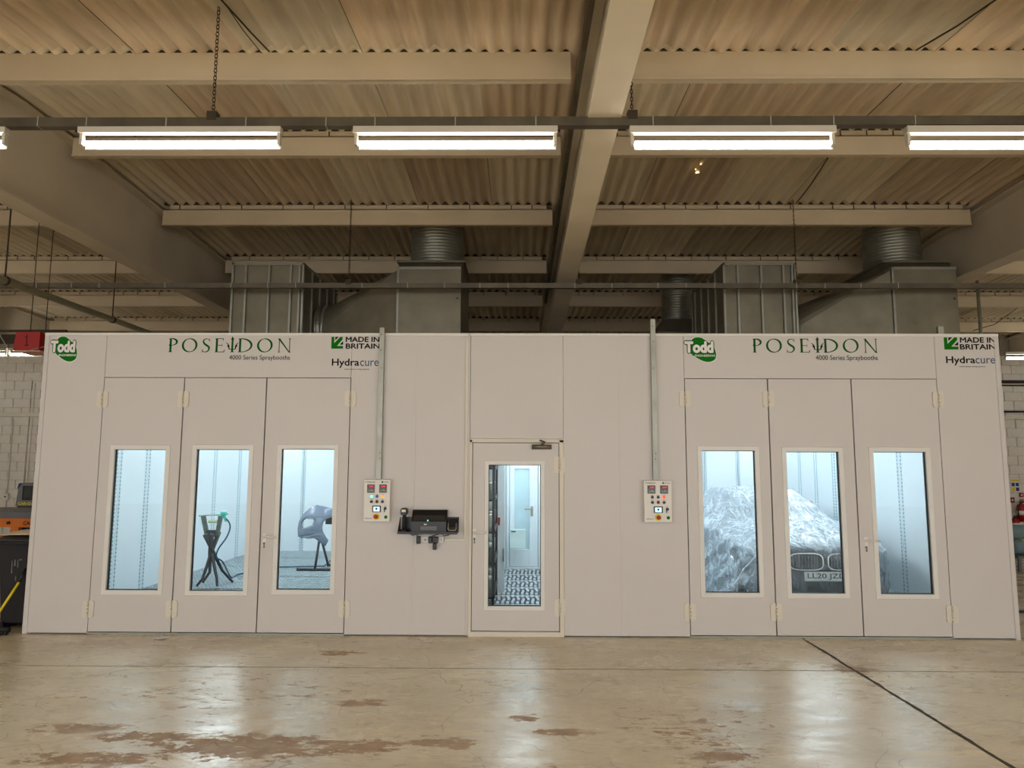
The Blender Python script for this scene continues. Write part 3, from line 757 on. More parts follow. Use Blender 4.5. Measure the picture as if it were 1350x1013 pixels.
def stem(g, x, ox, w_=TH, lo=0, hi=1, sl=.07, sr=.07):
    g.poly([(x - w_ / 2, lo), (x + w_ / 2, lo), (x + w_ / 2, hi), (x - w_ / 2, hi)], ox)
    for z, d in ((lo, 1), (hi, -1)):
        g.poly([(x - w_ / 2 - sl, z), (x + w_ / 2 + sr, z), (x + w_ / 2, z + d * SF * 2), (x - w_ / 2, z + d * SF * 2)], ox)
def arc(cx, cy, rx, ry, a0, a1, wf, n=26):
    pts = [(cx + rx * math.cos(a0 + (a1 - a0) * i / n), cy + ry * math.sin(a0 + (a1 - a0) * i / n)) for i in range(n + 1)]
    return ring_strip(pts, [wf(a0 + (a1 - a0) * i / n) for i in range(n + 1)])
def thick(a): return TN + (TH - TN) * abs(math.cos(a - .25)) ** 1.3
def L_P(g, o):
    stem(g, .14, o); g.add(arc(.2, .74, .33, .24, -PI / 2 - .5, PI / 2, thick), o); return .66
def L_O(g, o): g.add(arc(.52, .5, .43, .475, 0, 2 * PI, thick, 40), o); return 1.1
def L_S(g, o):
    P = [(.5, .80), (.44, .93), (.3, .97), (.16, .9), (.12, .75), (.2, .6), (.34, .49), (.47, .37), (.48, .2), (.38, .06), (.22, .02), (.1, .07), (.05, .2)]
    W = [.03, .04, .05, .07, .1, .13, .14, .13, .1, .07, .05, .05, .03]
    # smooth
    pts = []; ws = []
    for i in range(len(P) - 1):
        for t in (0, .33, .66):
            p0 = P[max(i - 1, 0)]; p1 = P[i]; p2 = P[i + 1]; p3 = P[min(i + 2, len(P) - 1)]
            cr = lambda a, b_, c, d: .5 * (2 * b_ + (c - a) * t + (2 * a - 5 * b_ + 4 * c - d) * t * t + (3 * b_ - a - 3 * c + d) * t ** 3)
            pts.append((cr(p0[0], p1[0], p2[0], p3[0]), cr(p0[1], p1[1], p2[1], p3[1]))); ws.append(W[i] * (1 - t) + W[i + 1] * t)
    pts.append(P[-1]); ws.append(W[-1]); g.add(ring_strip(pts, ws), o)
    g.poly([(.485, 1.02), (.515, .78), (.53, .78), (.51, 1.02)], o); g.poly([(.03, -.05), (.06, .22), (.075, .22), (.06, -.05)], o); return .66
def L_E(g, o):
    stem(g, .14, o)
    for z, x1 in ((.0, .62), (.48, .48), (.96, .56)): g.poly([(.14, z), (x1, z), (x1, z + .045), (.14, z + .045)], o)
    g.poly([(.62, 0), (.67, .2), (.645, .2), (.56, .03)], o); g.poly([(.56, 1.0), (.57, .82), (.55, .82), (.5, .98)], o); g.poly([(.47, .4), (.49, .4), (.49, .62), (.47, .62)], o); return .78
def L_D(g, o):
    stem(g, .14, o); g.add(arc(.2, .5, .66, .477, -PI / 2, PI / 2, thick), o); return 1.02
def L_N(g, o):
    stem(g, .16, o, .05, 0, 1, .08, .07); stem(g, .82, o, .05, 0, 1, .07, .08)
    g.poly([(.06, 1), (.2, 1), (.86, -.02), (.8, -.02), (.75, .02)], o); return 1.0
def poseidon(parent, px0, px1, ty, by):
    g = G2(); o = 0; adv = .17
    for fn in (L_P, L_O, L_S, L_E): o += fn(g, o) + adv
    ox_i = o + .18; stem(g, 0, ox_i, .12, 0, .97, .09, .09); g.poly([(-.06, .97), (.06, .97), (0, 1.14)], ox_i); o += .36 + adv
    for fn in (L_D, L_O, L_N): o += fn(g, o) + adv
    W = o - adv
    r = prect(px0, ty, px1, by, D); src = (.02, 0, W - .05, 1)
    flat('logo_lettering', g.geo(), r, YD, M_dgreen, parent, src)
    k = G2()
    for s in (-1, 1):
        pts = [(s * .42, .72), (s * .3, .62), (s * .22, .45), (s * .2, .22)]; k.add(ring_strip(pts, [.01, .05, .09, .06]), ox_i)
        k.add(ring_strip([(s * .2, .24), (s * .05, .2)], [.06, .05]), ox_i); k.poly([(s * .34, .48), (s * .24, .5), (s * .22, .3)], ox_i)
    k.poly([(-.07, .98), (.07, .98), (0, 1.15)], ox_i)
    flat('logo_trident', k.geo(), r, YD - .0008, M_vblack, parent, src)
def todd(parent, x0, y0, x1, y1):
    r = prect(x0, y0, x1, y1, D)     # unit space 0..1, y up
    def blob(e):
        P = [(.28, .93), (.42, 1.0), (.58, .97), (.74, .82), (.9, .68), (.97, .5), (1.0, .3), (.97, .12), (.85, .02), (.72, 0), (.55, .06), (.36, .2), (.2, .36), (.14, .6)]
        cx, cy = .58, .5; n = len(P); out = []
        for i in range(n):
            for t in (0, .5):
                p0, p1, p2, p3 = P[i - 1], P[i], P[(i + 1) % n], P[(i + 2) % n]
                cr = lambda a, b_, c, d: .5 * (2 * b_ + (c - a) * t + (2 * a - 5 * b_ + 4 * c - d) * t * t + (3 * b_ - a - 3 * c + d) * t ** 3)
                x = cr(p0[0], p1[0], p2[0], p3[0]); y = cr(p0[1], p1[1], p2[1], p3[1])
                out.append((cx + (x - cx) * (1 + e), cy + (y - cy) * (1 + e)))
        return out
    S0 = (0, 0, 1, 1)
    flat('logo_border', curve_polys([blob(.05)]), r, YD, M_vwhite, parent, S0)
    flat('logo_blob', curve_polys([blob(0)]), r, YD - .0006, M_green, parent, S0)
    vs, fs = text_polys('Todd', .055)
    xs_ = [v[0] for v in vs]; ys_ = [v[1] for v in vs]; bb = (min(xs_), min(ys_), max(xs_), max(ys_))
    W_, H_ = r[2] - r[0], r[3] - r[1]
    def sub(a, c, d, e): return (r[0] + a * W_, r[1] + c * H_, r[0] + d * W_, r[1] + e * H_)
    vb, fb = text_polys('Todd', .12)
    tr_ = sub(.03, .36, .92, .84); kx = (tr_[2] - tr_[0]) / (bb[2] - bb[0]); kz = (tr_[3] - tr_[1]) / (bb[3] - bb[1])
    flat('logo_lettering_edge', (vb, fb), tr_, YD - .0012, M_dgreen, parent, bb)
    flat('logo_lettering', (vs, fs), tr_, YD - .0028, M_vwhite, parent, bb)
    flat('logo_small_lettering', text_polys('ENGINEERING', .02), sub(.34, .215, .97, .30), YD - .0012, M_vwhite, parent)
def made(parent, x0, y0, x1, y1, tx1, hyx0, hyy0, hyx1, hyy1):
    r = prect(x0, y0, x1, y1, D)
    g = G2(); g.poly([(0, 0), (1, 0), (1, .24), (.5, .24), (.98, .78), (.98, 1), (.74, 1), (.25, .47), (.25, 1), (0, 1)])
    vs, fs = curve_polys([[(0, 0), (1, 0), (1, .24), (.5, .24), (.95, .78), (.95, 1), (.74, 1), (.25, .47), (.24, 1), (0, 1)]])
    flat('logo_arrow', (vs, fs), r, YD, M_green, parent, (0, 0, 1, 1))
    k = G2(); k.poly([(.32, 1), (.62, 1), (.32, .7)]); k.poly([(1, .34), (1, .64), (.7, .34)])
    flat('logo_triangles', k.geo(), r, YD, M_vblack, parent, (0, 0, 1, 1))
    h = (y1 - y0)
    flat('logo_lettering', text_polys('MADE IN', .03), prect(x1 + 3, y0, tx1 - .5, y0 + h * .44, D), YD, M_vblack, parent)
    flat('logo_lettering', text_polys('BRITAIN', .03), prect(x1 + 3, y0 + h * .56, tx1, y1, D), YD, M_vblack, parent)
    # word in two weights
    wd = hyx1 - hyx0; split = hyx0 + wd * .585
    flat('logo_lettering', text_polys('Hydra', .02), prect(hyx0, hyy0, split - .6, hyy1, D), YD, M_vblack, parent)
    hx = (hyy1 - hyy0); flat('logo_lettering', text_polys('cure', .0), prect(split + .4, hyy0 + hx * .2, hyx1 - 1.5, hyy0 + hx * .79, D), YD, M_vblue, parent)
    flat('logo_mark', text_polys('TM', 0), prect(hyx1 - 1.5, hyy0 + .2, hyx1, hyy0 + 1.5, D), YD, M_vblue, parent)
    flat('logo_small_lettering', text_polys('water based curing systems', .01), prect(hyx0 + wd * .26, hyy1 + .6, hyx0 + wd * .78, hyy1 + 2.8, D), YD, M_vblack, parent)
todd(bl_, 64.5, 444, 103.5, 477); todd(br_, 901.5, 445, 943.5, 477.5)
poseidon(bl_, 222, 385, 446.5, 464.5); poseidon(br_, 992.5, 1157, 447, 465)
flat('logo_small_lettering', text_polys('4000 Series Spraybooths', .004), prect(302, 468.5, 382.5, 476.3, D), YD, M_vblack, bl_)
flat('logo_small_lettering', text_polys('4000 Series Spraybooths', .004), prect(1075.5, 468.7, 1157, 476.8, D), YD, M_vblack, br_)
made(bl_, 436.7, 444.3, 452.7, 460, 501, 437.3, 473, 500.8, 485.5)
made(br_, 1245, 445, 1262.5, 461, 1312.3, 1247.5, 470, 1313, 482)

# ------------------------------------------------------------------ control panels and their galvanised channels
def control_panel(tl, tr, bl, br, label, lit):
    r = glassrect(tl, tr, bl, br); w_, h_ = r[2] - r[0], r[3] - r[1]; cx = (r[0] + r[2]) / 2
    t = thing('control_panel', label, 'control panel', (cx, D - .09, r[1]), 'booth control panels')
    b = MB(); b.box(r[0], r[2], D - .09, D - .001, r[1], r[3]); b.build('housing', M_white, t, .006)
    F = D - .0905
    X = lambda u: r[0] + u * w_; Z = lambda v: r[3] - v * h_
    for u in (.27, .73):
        b = MB(); b.box(X(u - .145), X(u + .145), F - .008, F, Z(.315), Z(.115)); g = b.build('display', M_grey, t, .004)
        c = MB(); c.box(X(u - .12), X(u + .12), F - .010, F - .008, Z(.185), Z(.14)); c.build('display_window', M_black, g)
        flat('digits', text_polys('230', .03), (X(u - .08), Z(.18), X(u + .09), Z(.145)), F - .0105, MATS.get('led_red') or mat('led_red', srgb(200, 20, 30), .4, emit=(.9, .02, .05, 1), es=1.2), g)
        c = MB(); c.disc(X(u + .02), Z(.25), .009, F - .013, F - .008, 10); c.disc(X(u - .06), Z(.265), .007, F - .012, F - .008, 8); c.disc(X(u + .08), Z(.265), .007, F - .012, F - .008, 8); c.build('display_button', M_clip, g)
    for (u, v, mm) in ((.3, .4, lit[0]), (.51, .4, lit[1]), (.72, .4, lit[2])):
        b = MB(); b.disc(X(u), Z(v), .016, F - .004, F, 12); b.disc(X(u), Z(v), .012, F - .014, F - .004, 12); b.build('indicator_lamp', mm, t)
    for (u, v, mm) in ((.3, .525, M_black), (.51, .525, M_dred), (.72, .525, M_black)):
        b = MB(); b.disc(X(u), Z(v), .016, F - .006, F, 12); b.disc(X(u), Z(v), .012, F - .022, F - .006, 12); b.build('push_button', mm, t)
    b = MB(); b.box(X(.34), X(.67), F - .006, F, Z(.775), Z(.62)); s_ = b.build('touch_screen', M_black, t, .004)
    b = MB(); b.box(X(.385), X(.62), F - .0075, F - .006, Z(.755), Z(.645)); b.build('screen_glass', MATS.get('lcd') or mat('lcd', srgb(180, 225, 250), .3, emit=(.55, .82, 1, 1), es=.9), s_)
    b = MB(); b.disc(X(.5), Z(.695), .012, F - .009, F - .0075, 10); b.build('screen_symbol', M_blue, s_)
    b = MB(); b.disc(X(.83), Z(.685), .016, F - .008, F, 12); b.box(X(.81), X(.85), F - .025, F - .008, Z(.71), Z(.66)); b.box(X(.79), X(.82), F - .014, F - .003, Z(.77), Z(.70)); b.build('key_switch', M_black, t)
    b = MB(); b.disc(X(.5), Z(.88), .036, F - .003, F, 20); e = b.build('emergency_stop', M_yellow, t)
    b = MB(); b.disc(X(.5), Z(.88), .012, F - .02, F - .003, 12); b.disc(X(.5), Z(.88), .023, F - .034, F - .02, 16); b.build('stop_button', M_red, e, .003)
    flat('panel_lettering', text_polys('POSEIDON', .01), (X(.05), Z(.075), X(.42), Z(.045)), F, M_dgreen, t)
    b = MB(); b.disc(X(.7), Z(.06), .01, F - .0012, F, 10); b.build('panel_emblem', M_dgreen, t)
    flat('panel_lettering', text_polys('MADE IN BRITAIN', .01), (X(.75), Z(.07), X(.95), Z(.05)), F, M_vblack, t)
    flat('panel_lettering', text_polys('Hydracure', .01), (X(.07), Z(.94), X(.33), Z(.905)), F, M_vblack, t)
    b = MB(); b.disc(X(.86), Z(.89), .018, F - .0012, F, 12); b.build('panel_emblem', M_green, t)
    for u, v in ((.3, .36), (.51, .36), (.72, .36), (.3, .47), (.51, .485), (.72, .47), (.83, .63)):
        b = MB(); b.box(X(u - .05), X(u + .05), F - .0012, F, Z(v), Z(v - .008)); b.build('caption_strip', M_grey, t)
    return t
M_lgreen = mat('lamp_green', srgb(90, 220, 190), .3, emit=(.3, 1, .8, 1), es=.8)
M_lblue = mat('lamp_blue', srgb(20, 80, 160), .3)
M_lor = mat('lamp_orange', srgb(240, 130, 20), .3, emit=(1, .35, .03, 1), es=.8)
M_lred = mat('lamp_red', srgb(235, 50, 20), .3, emit=(1, .08, .02, 1), es=.8)
control_panel((483.2, 632.3), (517.2, 632.3), (480.4, 687.2), (514.8, 687.2), 'white control panel right of the left booth doors with a green lamp lit', (M_lgreen, M_lblue, M_lor))
control_panel((846.4, 633.6), (882.7, 633.6), (848, 688.2), (884, 688), 'white control panel left of the right booth doors with only a red lamp lit', (M_black, M_black, M_lred))
def channel(xt, xb, ytop, ybot, label):
    x = (Bx(xt, 445) + Bx(xb, 630)) / 2; z0 = Bz(xb, ybot); z1 = Bz(xt, ytop)
    b = MB(); b.box(x - .026, x + .026, D - .05, D - .047, z0, z1); b.box(x - .026, x - .023, D - .047, D - .009, z0, z1); b.box(x + .023, x + .026, D - .047, D - .009, z0, z1)
    o = b.build('cable_channel', M_galv); tag(o, label, 'channel', 'galvanised cable channels')
    s = MB()
    for z in (z1 - .08, z1 - .25, z0 + .28, z0 + .22, z0 + 1.2): s.disc(x + random.uniform(-.008, .008), z, .006, D - .053, D - .05, 8)
    s.build('screw_head', M_bolt, o)
channel(504.8, 500, 433, 632, 'upright galvanised cable channel above the left control panel')
channel(859.6, 863.8, 422, 633, 'upright galvanised cable channel above the right control panel')
# short channel stub behind right booth's top edge
b = MB(); p = at(1238, 440, 7.8); b.box(p.x - .03, p.x + .03, 7.76, 7.8, 3.19, 3.33); tag(b.build('channel_stub', M_galv), 'short galvanised channel end poking above the right booth roof edge', 'channel')

# ------------------------------------------------------------------ wall shelf with scanner, printer and card reader
def Pz(px, py): return Bx(px, py), Bz(px, py)
st = thing('wall_shelf', 'black wall shelf on the white panels left of the single door', 'shelf', (Bx(567, 702), D - .12, Bz(567, 702)))
x0, x1 = Bx(527.5, 700), Bx(605, 700); zb_, zt2 = Bz(567, 701), Bz(567, 683)
b = MB(); b.box(x0 + .02, x1, D - .012, D - .006, zb_, zt2 + .01); b.build('back_plate', M_black, st, .002)
b = MB(); b.box(x0, x1 - .0, D - .17, D - .012, zb_ - .004, zb_ + .008); b.box(x0, x1, D - .175, D - .17, zb_ - .012, zb_ + .014); b.build('shelf_board', M_black, st, .002)
for x in (x0, x1 - .008):
    b = MB(); b.prism_x([(D - .17, zb_), (D - .012, zb_), (D - .012, zt2 + .01)], x, x + .006); b.build('end_bracket', M_black, st)
# monitor-like printer housing
x0p, x1p = Bx(545, 690), Bx(590.5, 690); ztp = Bz(567, 672)
t = thing('label_printer', 'black boxy printer with a sloping glossy front in the middle of the wall shelf', 'printer', ((x0p + x1p) / 2, D - .1, zb_ + .008))
zb2 = zb_ + .008
b = MB(); b.prism_x([(D - .16, zb2), (D - .015, zb2), (D - .015, ztp), (D - .06, ztp), (D - .16, zb2 + .11)], x0p, x1p); b.build('housing', M_black, t, .003)
b = MB(); yA, zA, yB2, zB = D - .155, zb2 + .118, D - .066, ztp - .02
b.add([(x0p + .015, yA - .006, zA), (x1p - .015, yA - .006, zA), (x1p - .03, yB2 - .006, zB), (x0p + .03, yB2 - .006, zB), (x0p + .015, yA + .004, zA), (x1p - .015, yA + .004, zA), (x1p - .03, yB2 + .004, zB), (x0p + .03, yB2 + .004, zB)],
      [(0, 1, 2, 3), (7, 6, 5, 4), (0, 4, 5, 1), (1, 5, 6, 2), (2, 6, 7, 3), (3, 7, 4, 0)]); b.build('lid', mat('lid_grey', srgb(52, 50, 48), .35), t)
b = MB(); b.disc((x0p + x1p) / 2 - .01, zb2 + .12, .008, D - .168, D - .16, 8); b.build('status_lamp', M_lgreen, t)
b = MB(); b.box(x0p + .1, x1p - .1, D - .164, D - .16, zb2 + .02, zb2 + .06); b.build('paper_slot', M_grey, t)
b = MB(); b.box((x0p + x1p) / 2 - .05, (x0p + x1p) / 2 - .02, D - .166, D - .163, zb2 + .075, zb2 + .085); b.build('printed_label', M_white, t)
for u in (.25, .5, .78): b = MB(); b.disc(x0p + u * (x1p - x0p), ztp - .045, .005, D - .09, D - .075, 6); b.build('screw_head', M_clip, t)
# hand scanner standing in its cradle
sx = Bx(535, 690); t = thing('barcode_scanner', 'black handheld scanner upright in its stand on the left of the wall shelf', 'scanner', (sx, D - .1, zb2))
b = MB(); b.lathe([(.045, 0), (.045, .012), (.02, .03)], (sx, D - .1, zb2), 14); b.build('stand', M_black, t)
b = MB(); b.tube([(sx, D - .1, zb2 + .02), (sx, D - .1, zb2 + .1), (sx + .003, D - .105, zb2 + .2)], [.018, .02, .017], 10); b.build('grip', M_blackm, t)
hz = Bz(535, 673); b = MB(); b.prism([(sx - .033, hz - .03), (sx - .015, hz - .045), (sx + .02, hz - .045), (sx + .036, hz - .02), (sx + .036, hz + .018), (sx + .022, hz + .032), (sx - .022, hz + .032), (sx - .036, hz + .016)], D - .16, D - .07); b.build('head', M_black, t, .006)
b = MB(); b.box(sx - .02, sx + .022, D - .163, D - .16, hz - .008, hz + .016); b.build('scan_window', mat('scan_window', srgb(225, 220, 180), .3), t)
# card terminal with wire cradle
x0c, x1c = Bx(592.5, 690), Bx(603, 690); t = thing('card_terminal', 'small black terminal with a bright wire handle on the right of the wall shelf', 'terminal', ((x0c + x1c) / 2, D - .08, zb2))
b = MB(); b.prism_x([(D - .14, zb2), (D - .02, zb2), (D - .02, zb2 + .13), (D - .06, zb2 + .13), (D - .14, zb2 + .05)], x0c, x1c); b.build('housing', M_blackm, t, .004)
b = MB(); b.tube([(x0c, D - .13, zb2 + .09), (x0c, D - .15, zb2 + .03), (x0c + .012, D - .15, zb2 + .018), (x1c - .012, D - .15, zb2 + .018), (x1c, D - .15, zb2 + .03), (x1c, D - .13, zb2 + .09)], .005, 6); b.build('wire_handle', M_clip, t)
# socket strip, plugs, leads and conduit
zs = Bz(570, 711.5); t = thing('socket_strip', 'cream double socket strip below the black wall shelf', 'socket', (Bx(570, 711), D - .02, zs))
b = MB(); b.box(Bx(551, 711), Bx(585.5, 711), D - .03, D - .005, zs - .032, zs + .032); b.build('housing', M_white, t, .004)
b = MB()
for px in (560, 561.5, 582): b.box(Bx(px, 711), Bx(px, 711) + .006, D - .032, D - .03, zs - .008, zs + .008)
b.build('pin_hole', M_black, t)
for (px, dy, lab, hh) in ((552.5, 0, 'left black plug in the socket strip below the wall shelf', .08), (568, .002, 'middle black plug with brown lead in the socket strip', .07)):
    x = Bx(px, 711); b = MB(); b.box(x - .02, x + .022, D - .075, D - .0305, zs - hh / 2, zs + hh / 2); o = b.build('plug', M_black, None, .008); tag(o, lab, 'plug', 'plugs in the socket strip')
x = Bx(575, 711); b = MB(); b.box(x - .03, x + .03, D - .09, D - .031, zs - .03, zs + .035); b.box(x - .028, x + .012, D - .08, D - .035, zs - .1, zs - .028); tag(b.build('plug', M_black, None, .008), 'larger black adaptor plug hanging from the right of the socket strip', 'plug', 'plugs in the socket strip')
def lead(pts, lab, m=M_black):
    b = MB(); b.tube(pts, .0045, 6); tag(b.build('power_lead', m), lab, 'lead', 'leads under the wall shelf')
lead([(Bx(540, 702), D - .06, zb_ - .01), (Bx(545, 706), D - .03, Bz(545, 706)), (Bx(549, 703.5), D - .03, Bz(549, 704)), (Bx(552, 706), D - .05, zs + .04)], 'thin black lead from the scanner to the left plug')
lead([(Bx(582, 702), D - .06, zb_ - .01), (Bx(576, 705), D - .05, Bz(576, 705)), (Bx(570, 706), D - .05, zs + .038)], 'thin black lead from the printer to the middle plug', M_chain)
lead([(Bx(595, 702), D - .06, zb_ - .01), (Bx(592, 705), D - .05, Bz(592, 705)), (Bx(586, 707), D - .05, Bz(586, 706.5)), (Bx(583, 703), D - .06, zb_ - .01)], 'thin dark lead looped under the right end of the wall shelf', M_chain)
b = MB(); xe = Bx(615.5, 700) - .0
b.box(Bx(586, 712), xe, D - .024, D - .006, zs - .016, zs + .012); b.box(xe - .03, xe, D - .024, D - .006, zs + .012, HB - .05)
tag(b.build('cable_conduit', M_hinge, None, .003), 'cream plastic conduit running from the socket strip up beside the single door', 'conduit')

# ------------------------------------------------------------------ hanging fluorescent fittings and trunking
LY = 5.2; LZ = at(600, 172, LY).z
TR1Z = at(600, 162, LY).z
def chain(x, y, z0, z1, parent, r=.006):
    b = MB(); n = int((z1 - z0) / .03)
    for i in range(n):
        z = z0 + (i + .5) * (z1 - z0) / n; h = .021; w_ = .009; q = i % 2
        ring = [(w_, -h * .5), (w_, h * .5), (0, h), (-w_, h * .5), (-w_, -h * .5), (0, -h), (w_, -h * .5)]
        b.tube([(x + (a if q else a * .35), y + (a * .35 if q else a), z + c) for a, c in ring], .0035, 4, False)
    return b.build('chain', M_chain, parent)
def trunking(y, zc, h, label, chains, nclip):
    t = thing('lighting_trunking', label, 'trunking', (0, y, zc - h / 2), 'overhead trunking')
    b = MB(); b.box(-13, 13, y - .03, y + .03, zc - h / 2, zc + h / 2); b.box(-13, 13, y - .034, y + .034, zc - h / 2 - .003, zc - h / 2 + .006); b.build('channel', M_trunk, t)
    x = -7.2
    for i in range(nclip):
        x += random.choice((.38, .5, .62, .48, .9)); 
        b = MB(); b.box(x - .004, x + .004, y - .037, y + .036, zc - h / 2 - .004, zc + h / 2 + .004); b.build('clip', M_clip, t)
    for px, zt_ in chains:
        X = px; b = MB(); b.box(X - .035, X + .04, y - .035, y + .035, zc + h / 2 - .02, zc + h / 2 + .05); b.build('hanger_bracket', M_bolt, t); chain(X, y, zc + h / 2 + .05, zt_, t)
    return t
cz = lambda px: at(px, 150, LY).x
trunking(LY, TR1Z, .07, 'dark lighting trunking carrying the front row of tube lights', [(cz(281), roofz(LY) - .0), (cz(833), roofz(LY)), (cz(-300), roofz(LY)), (cz(1400), roofz(LY))], 24)
Y2 = 9.35; trz = at(600, 377, Y2).z
trunking(Y2, trz, .065, 'thin dark trunking crossing above the booth roofs in front of the ducts', [(at(460, 370, Y2).x, roofz(Y2)), (at(1050, 370, Y2).x, roofz(Y2)), (at(763, 370, Y2).x + .0, roofz(Y2))], 22)
# dark trunking under the middle rafter's top flange
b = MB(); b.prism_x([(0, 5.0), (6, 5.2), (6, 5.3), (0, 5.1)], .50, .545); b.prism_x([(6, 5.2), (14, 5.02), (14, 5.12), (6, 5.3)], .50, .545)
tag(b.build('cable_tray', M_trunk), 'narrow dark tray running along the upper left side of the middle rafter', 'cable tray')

def fitting(x, y, z, label, lit=True, scale=1):
    t = thing('tube_light', label, 'light fitting', (x, y, z), 'fluorescent fittings')
    L = .79
    b = MB(); b.box(x - L, x + L, y - .03, y + .03, z - .028, z + .028); b.build('batten', M_batten, t, .003)
    b = MB(); b.tube([(x - L + .045, y + .006, z - .098), (x + L - .03, y + .006, z - .098)], .016, 10); b.build('tube', M_tube, t)
    if lit: b = MB(); b.prism_x([(y + .026, z - .094), (y + .03, z - .094), (y + .03, z - .143), (y + .024, z - .143)], x - L + .04, x + L - .01); b.build('reflector', M_reflector, t)
    for s in (-1, 1): b = MB(); b.box(x + s * (L - .02) - .012, x + s * (L - .02) + .012, y - .012, y + .03, z - .118, z - .028); b.build('end_cap', M_batten, t, .003)
    return t
px_c = (-122.5, 238, 600.5, 965, 1330)
names = ('tube light cut off by the left edge of the photo above the left rafter', 'tube light hanging over the left booth doors', 'tube light hanging left of the middle rafter',
         'tube light hanging just right of the middle rafter', 'tube light cut off by the right edge of the photo')
for px, lab in zip(px_c, names): fitting(at(px, 172, LY).x, LY, at(px, 172, LY).z, lab)
# unseen tube rows added behind the camera to brighten floor and ceiling
for ri, yy in enumerate((.6, -2.2, -5.0)):
    for i, x in enumerate((-12.3, -8.6, -6.2, -3.1, -.7, 1.9, 4.3, 7.3, 10.0, 12.6)):
        fitting(x, yy, 4.15, f'added bare tube light of the {("first", "second", "third", "fourth")[ri]} row behind the viewpoint, {("first", "second", "third", "fourth", "fifth", "sixth", "seventh", "eighth", "ninth", "tenth")[i]} from the left wall', False)
# fittings by the back wall in the side bays
for (px, py, Y, lab) in ((-40, 461, 14.5, 'distant tube light left of the gap beside the red box'), (60, 461, 14.6, 'distant tube light directly behind the red numbered box'), (1372, 466, 15.5, 'distant tube light right of the right booth')):
    p = at(px, py, Y); o = fitting(p.x, Y, p.z, lab)
for (x, Y) in ((-10.2, 9.5), (-8.3, 9.5), (-10.2, 13), (10.2, 9.5), (8.4, 13), (11.5, 12)):
    pass
for ri, Y in enumerate((10.6, 14.6)):  # unseen tubes added out to the sides to brighten bays and block wall
    for i, x in enumerate((-14.6, -12.7, 11.9, 13.2) if ri else (-14.4, -12.2, -9.9, 9.4, 11.6)):
        fitting(x, Y, 4.15, f'added bare tube light over the {"left" if x < 0 else "right"} bay {"by the block wall" if ri else "beside the booths"}, {("first", "second", "third", "fourth", "fifth")[i]} from the left', False)
for i, (x, Y) in enumerate(((-12.4, 7.0), (-9.9, 7.0), (9.9, 6.8), (12.4, 6.8))):
    fitting(x, Y, 4.2, ('tube light far out over the left bay', 'tube light over the left bay near the booth corner', 'tube light over the right bay near the booth corner', 'tube light far out over the right bay')[i])

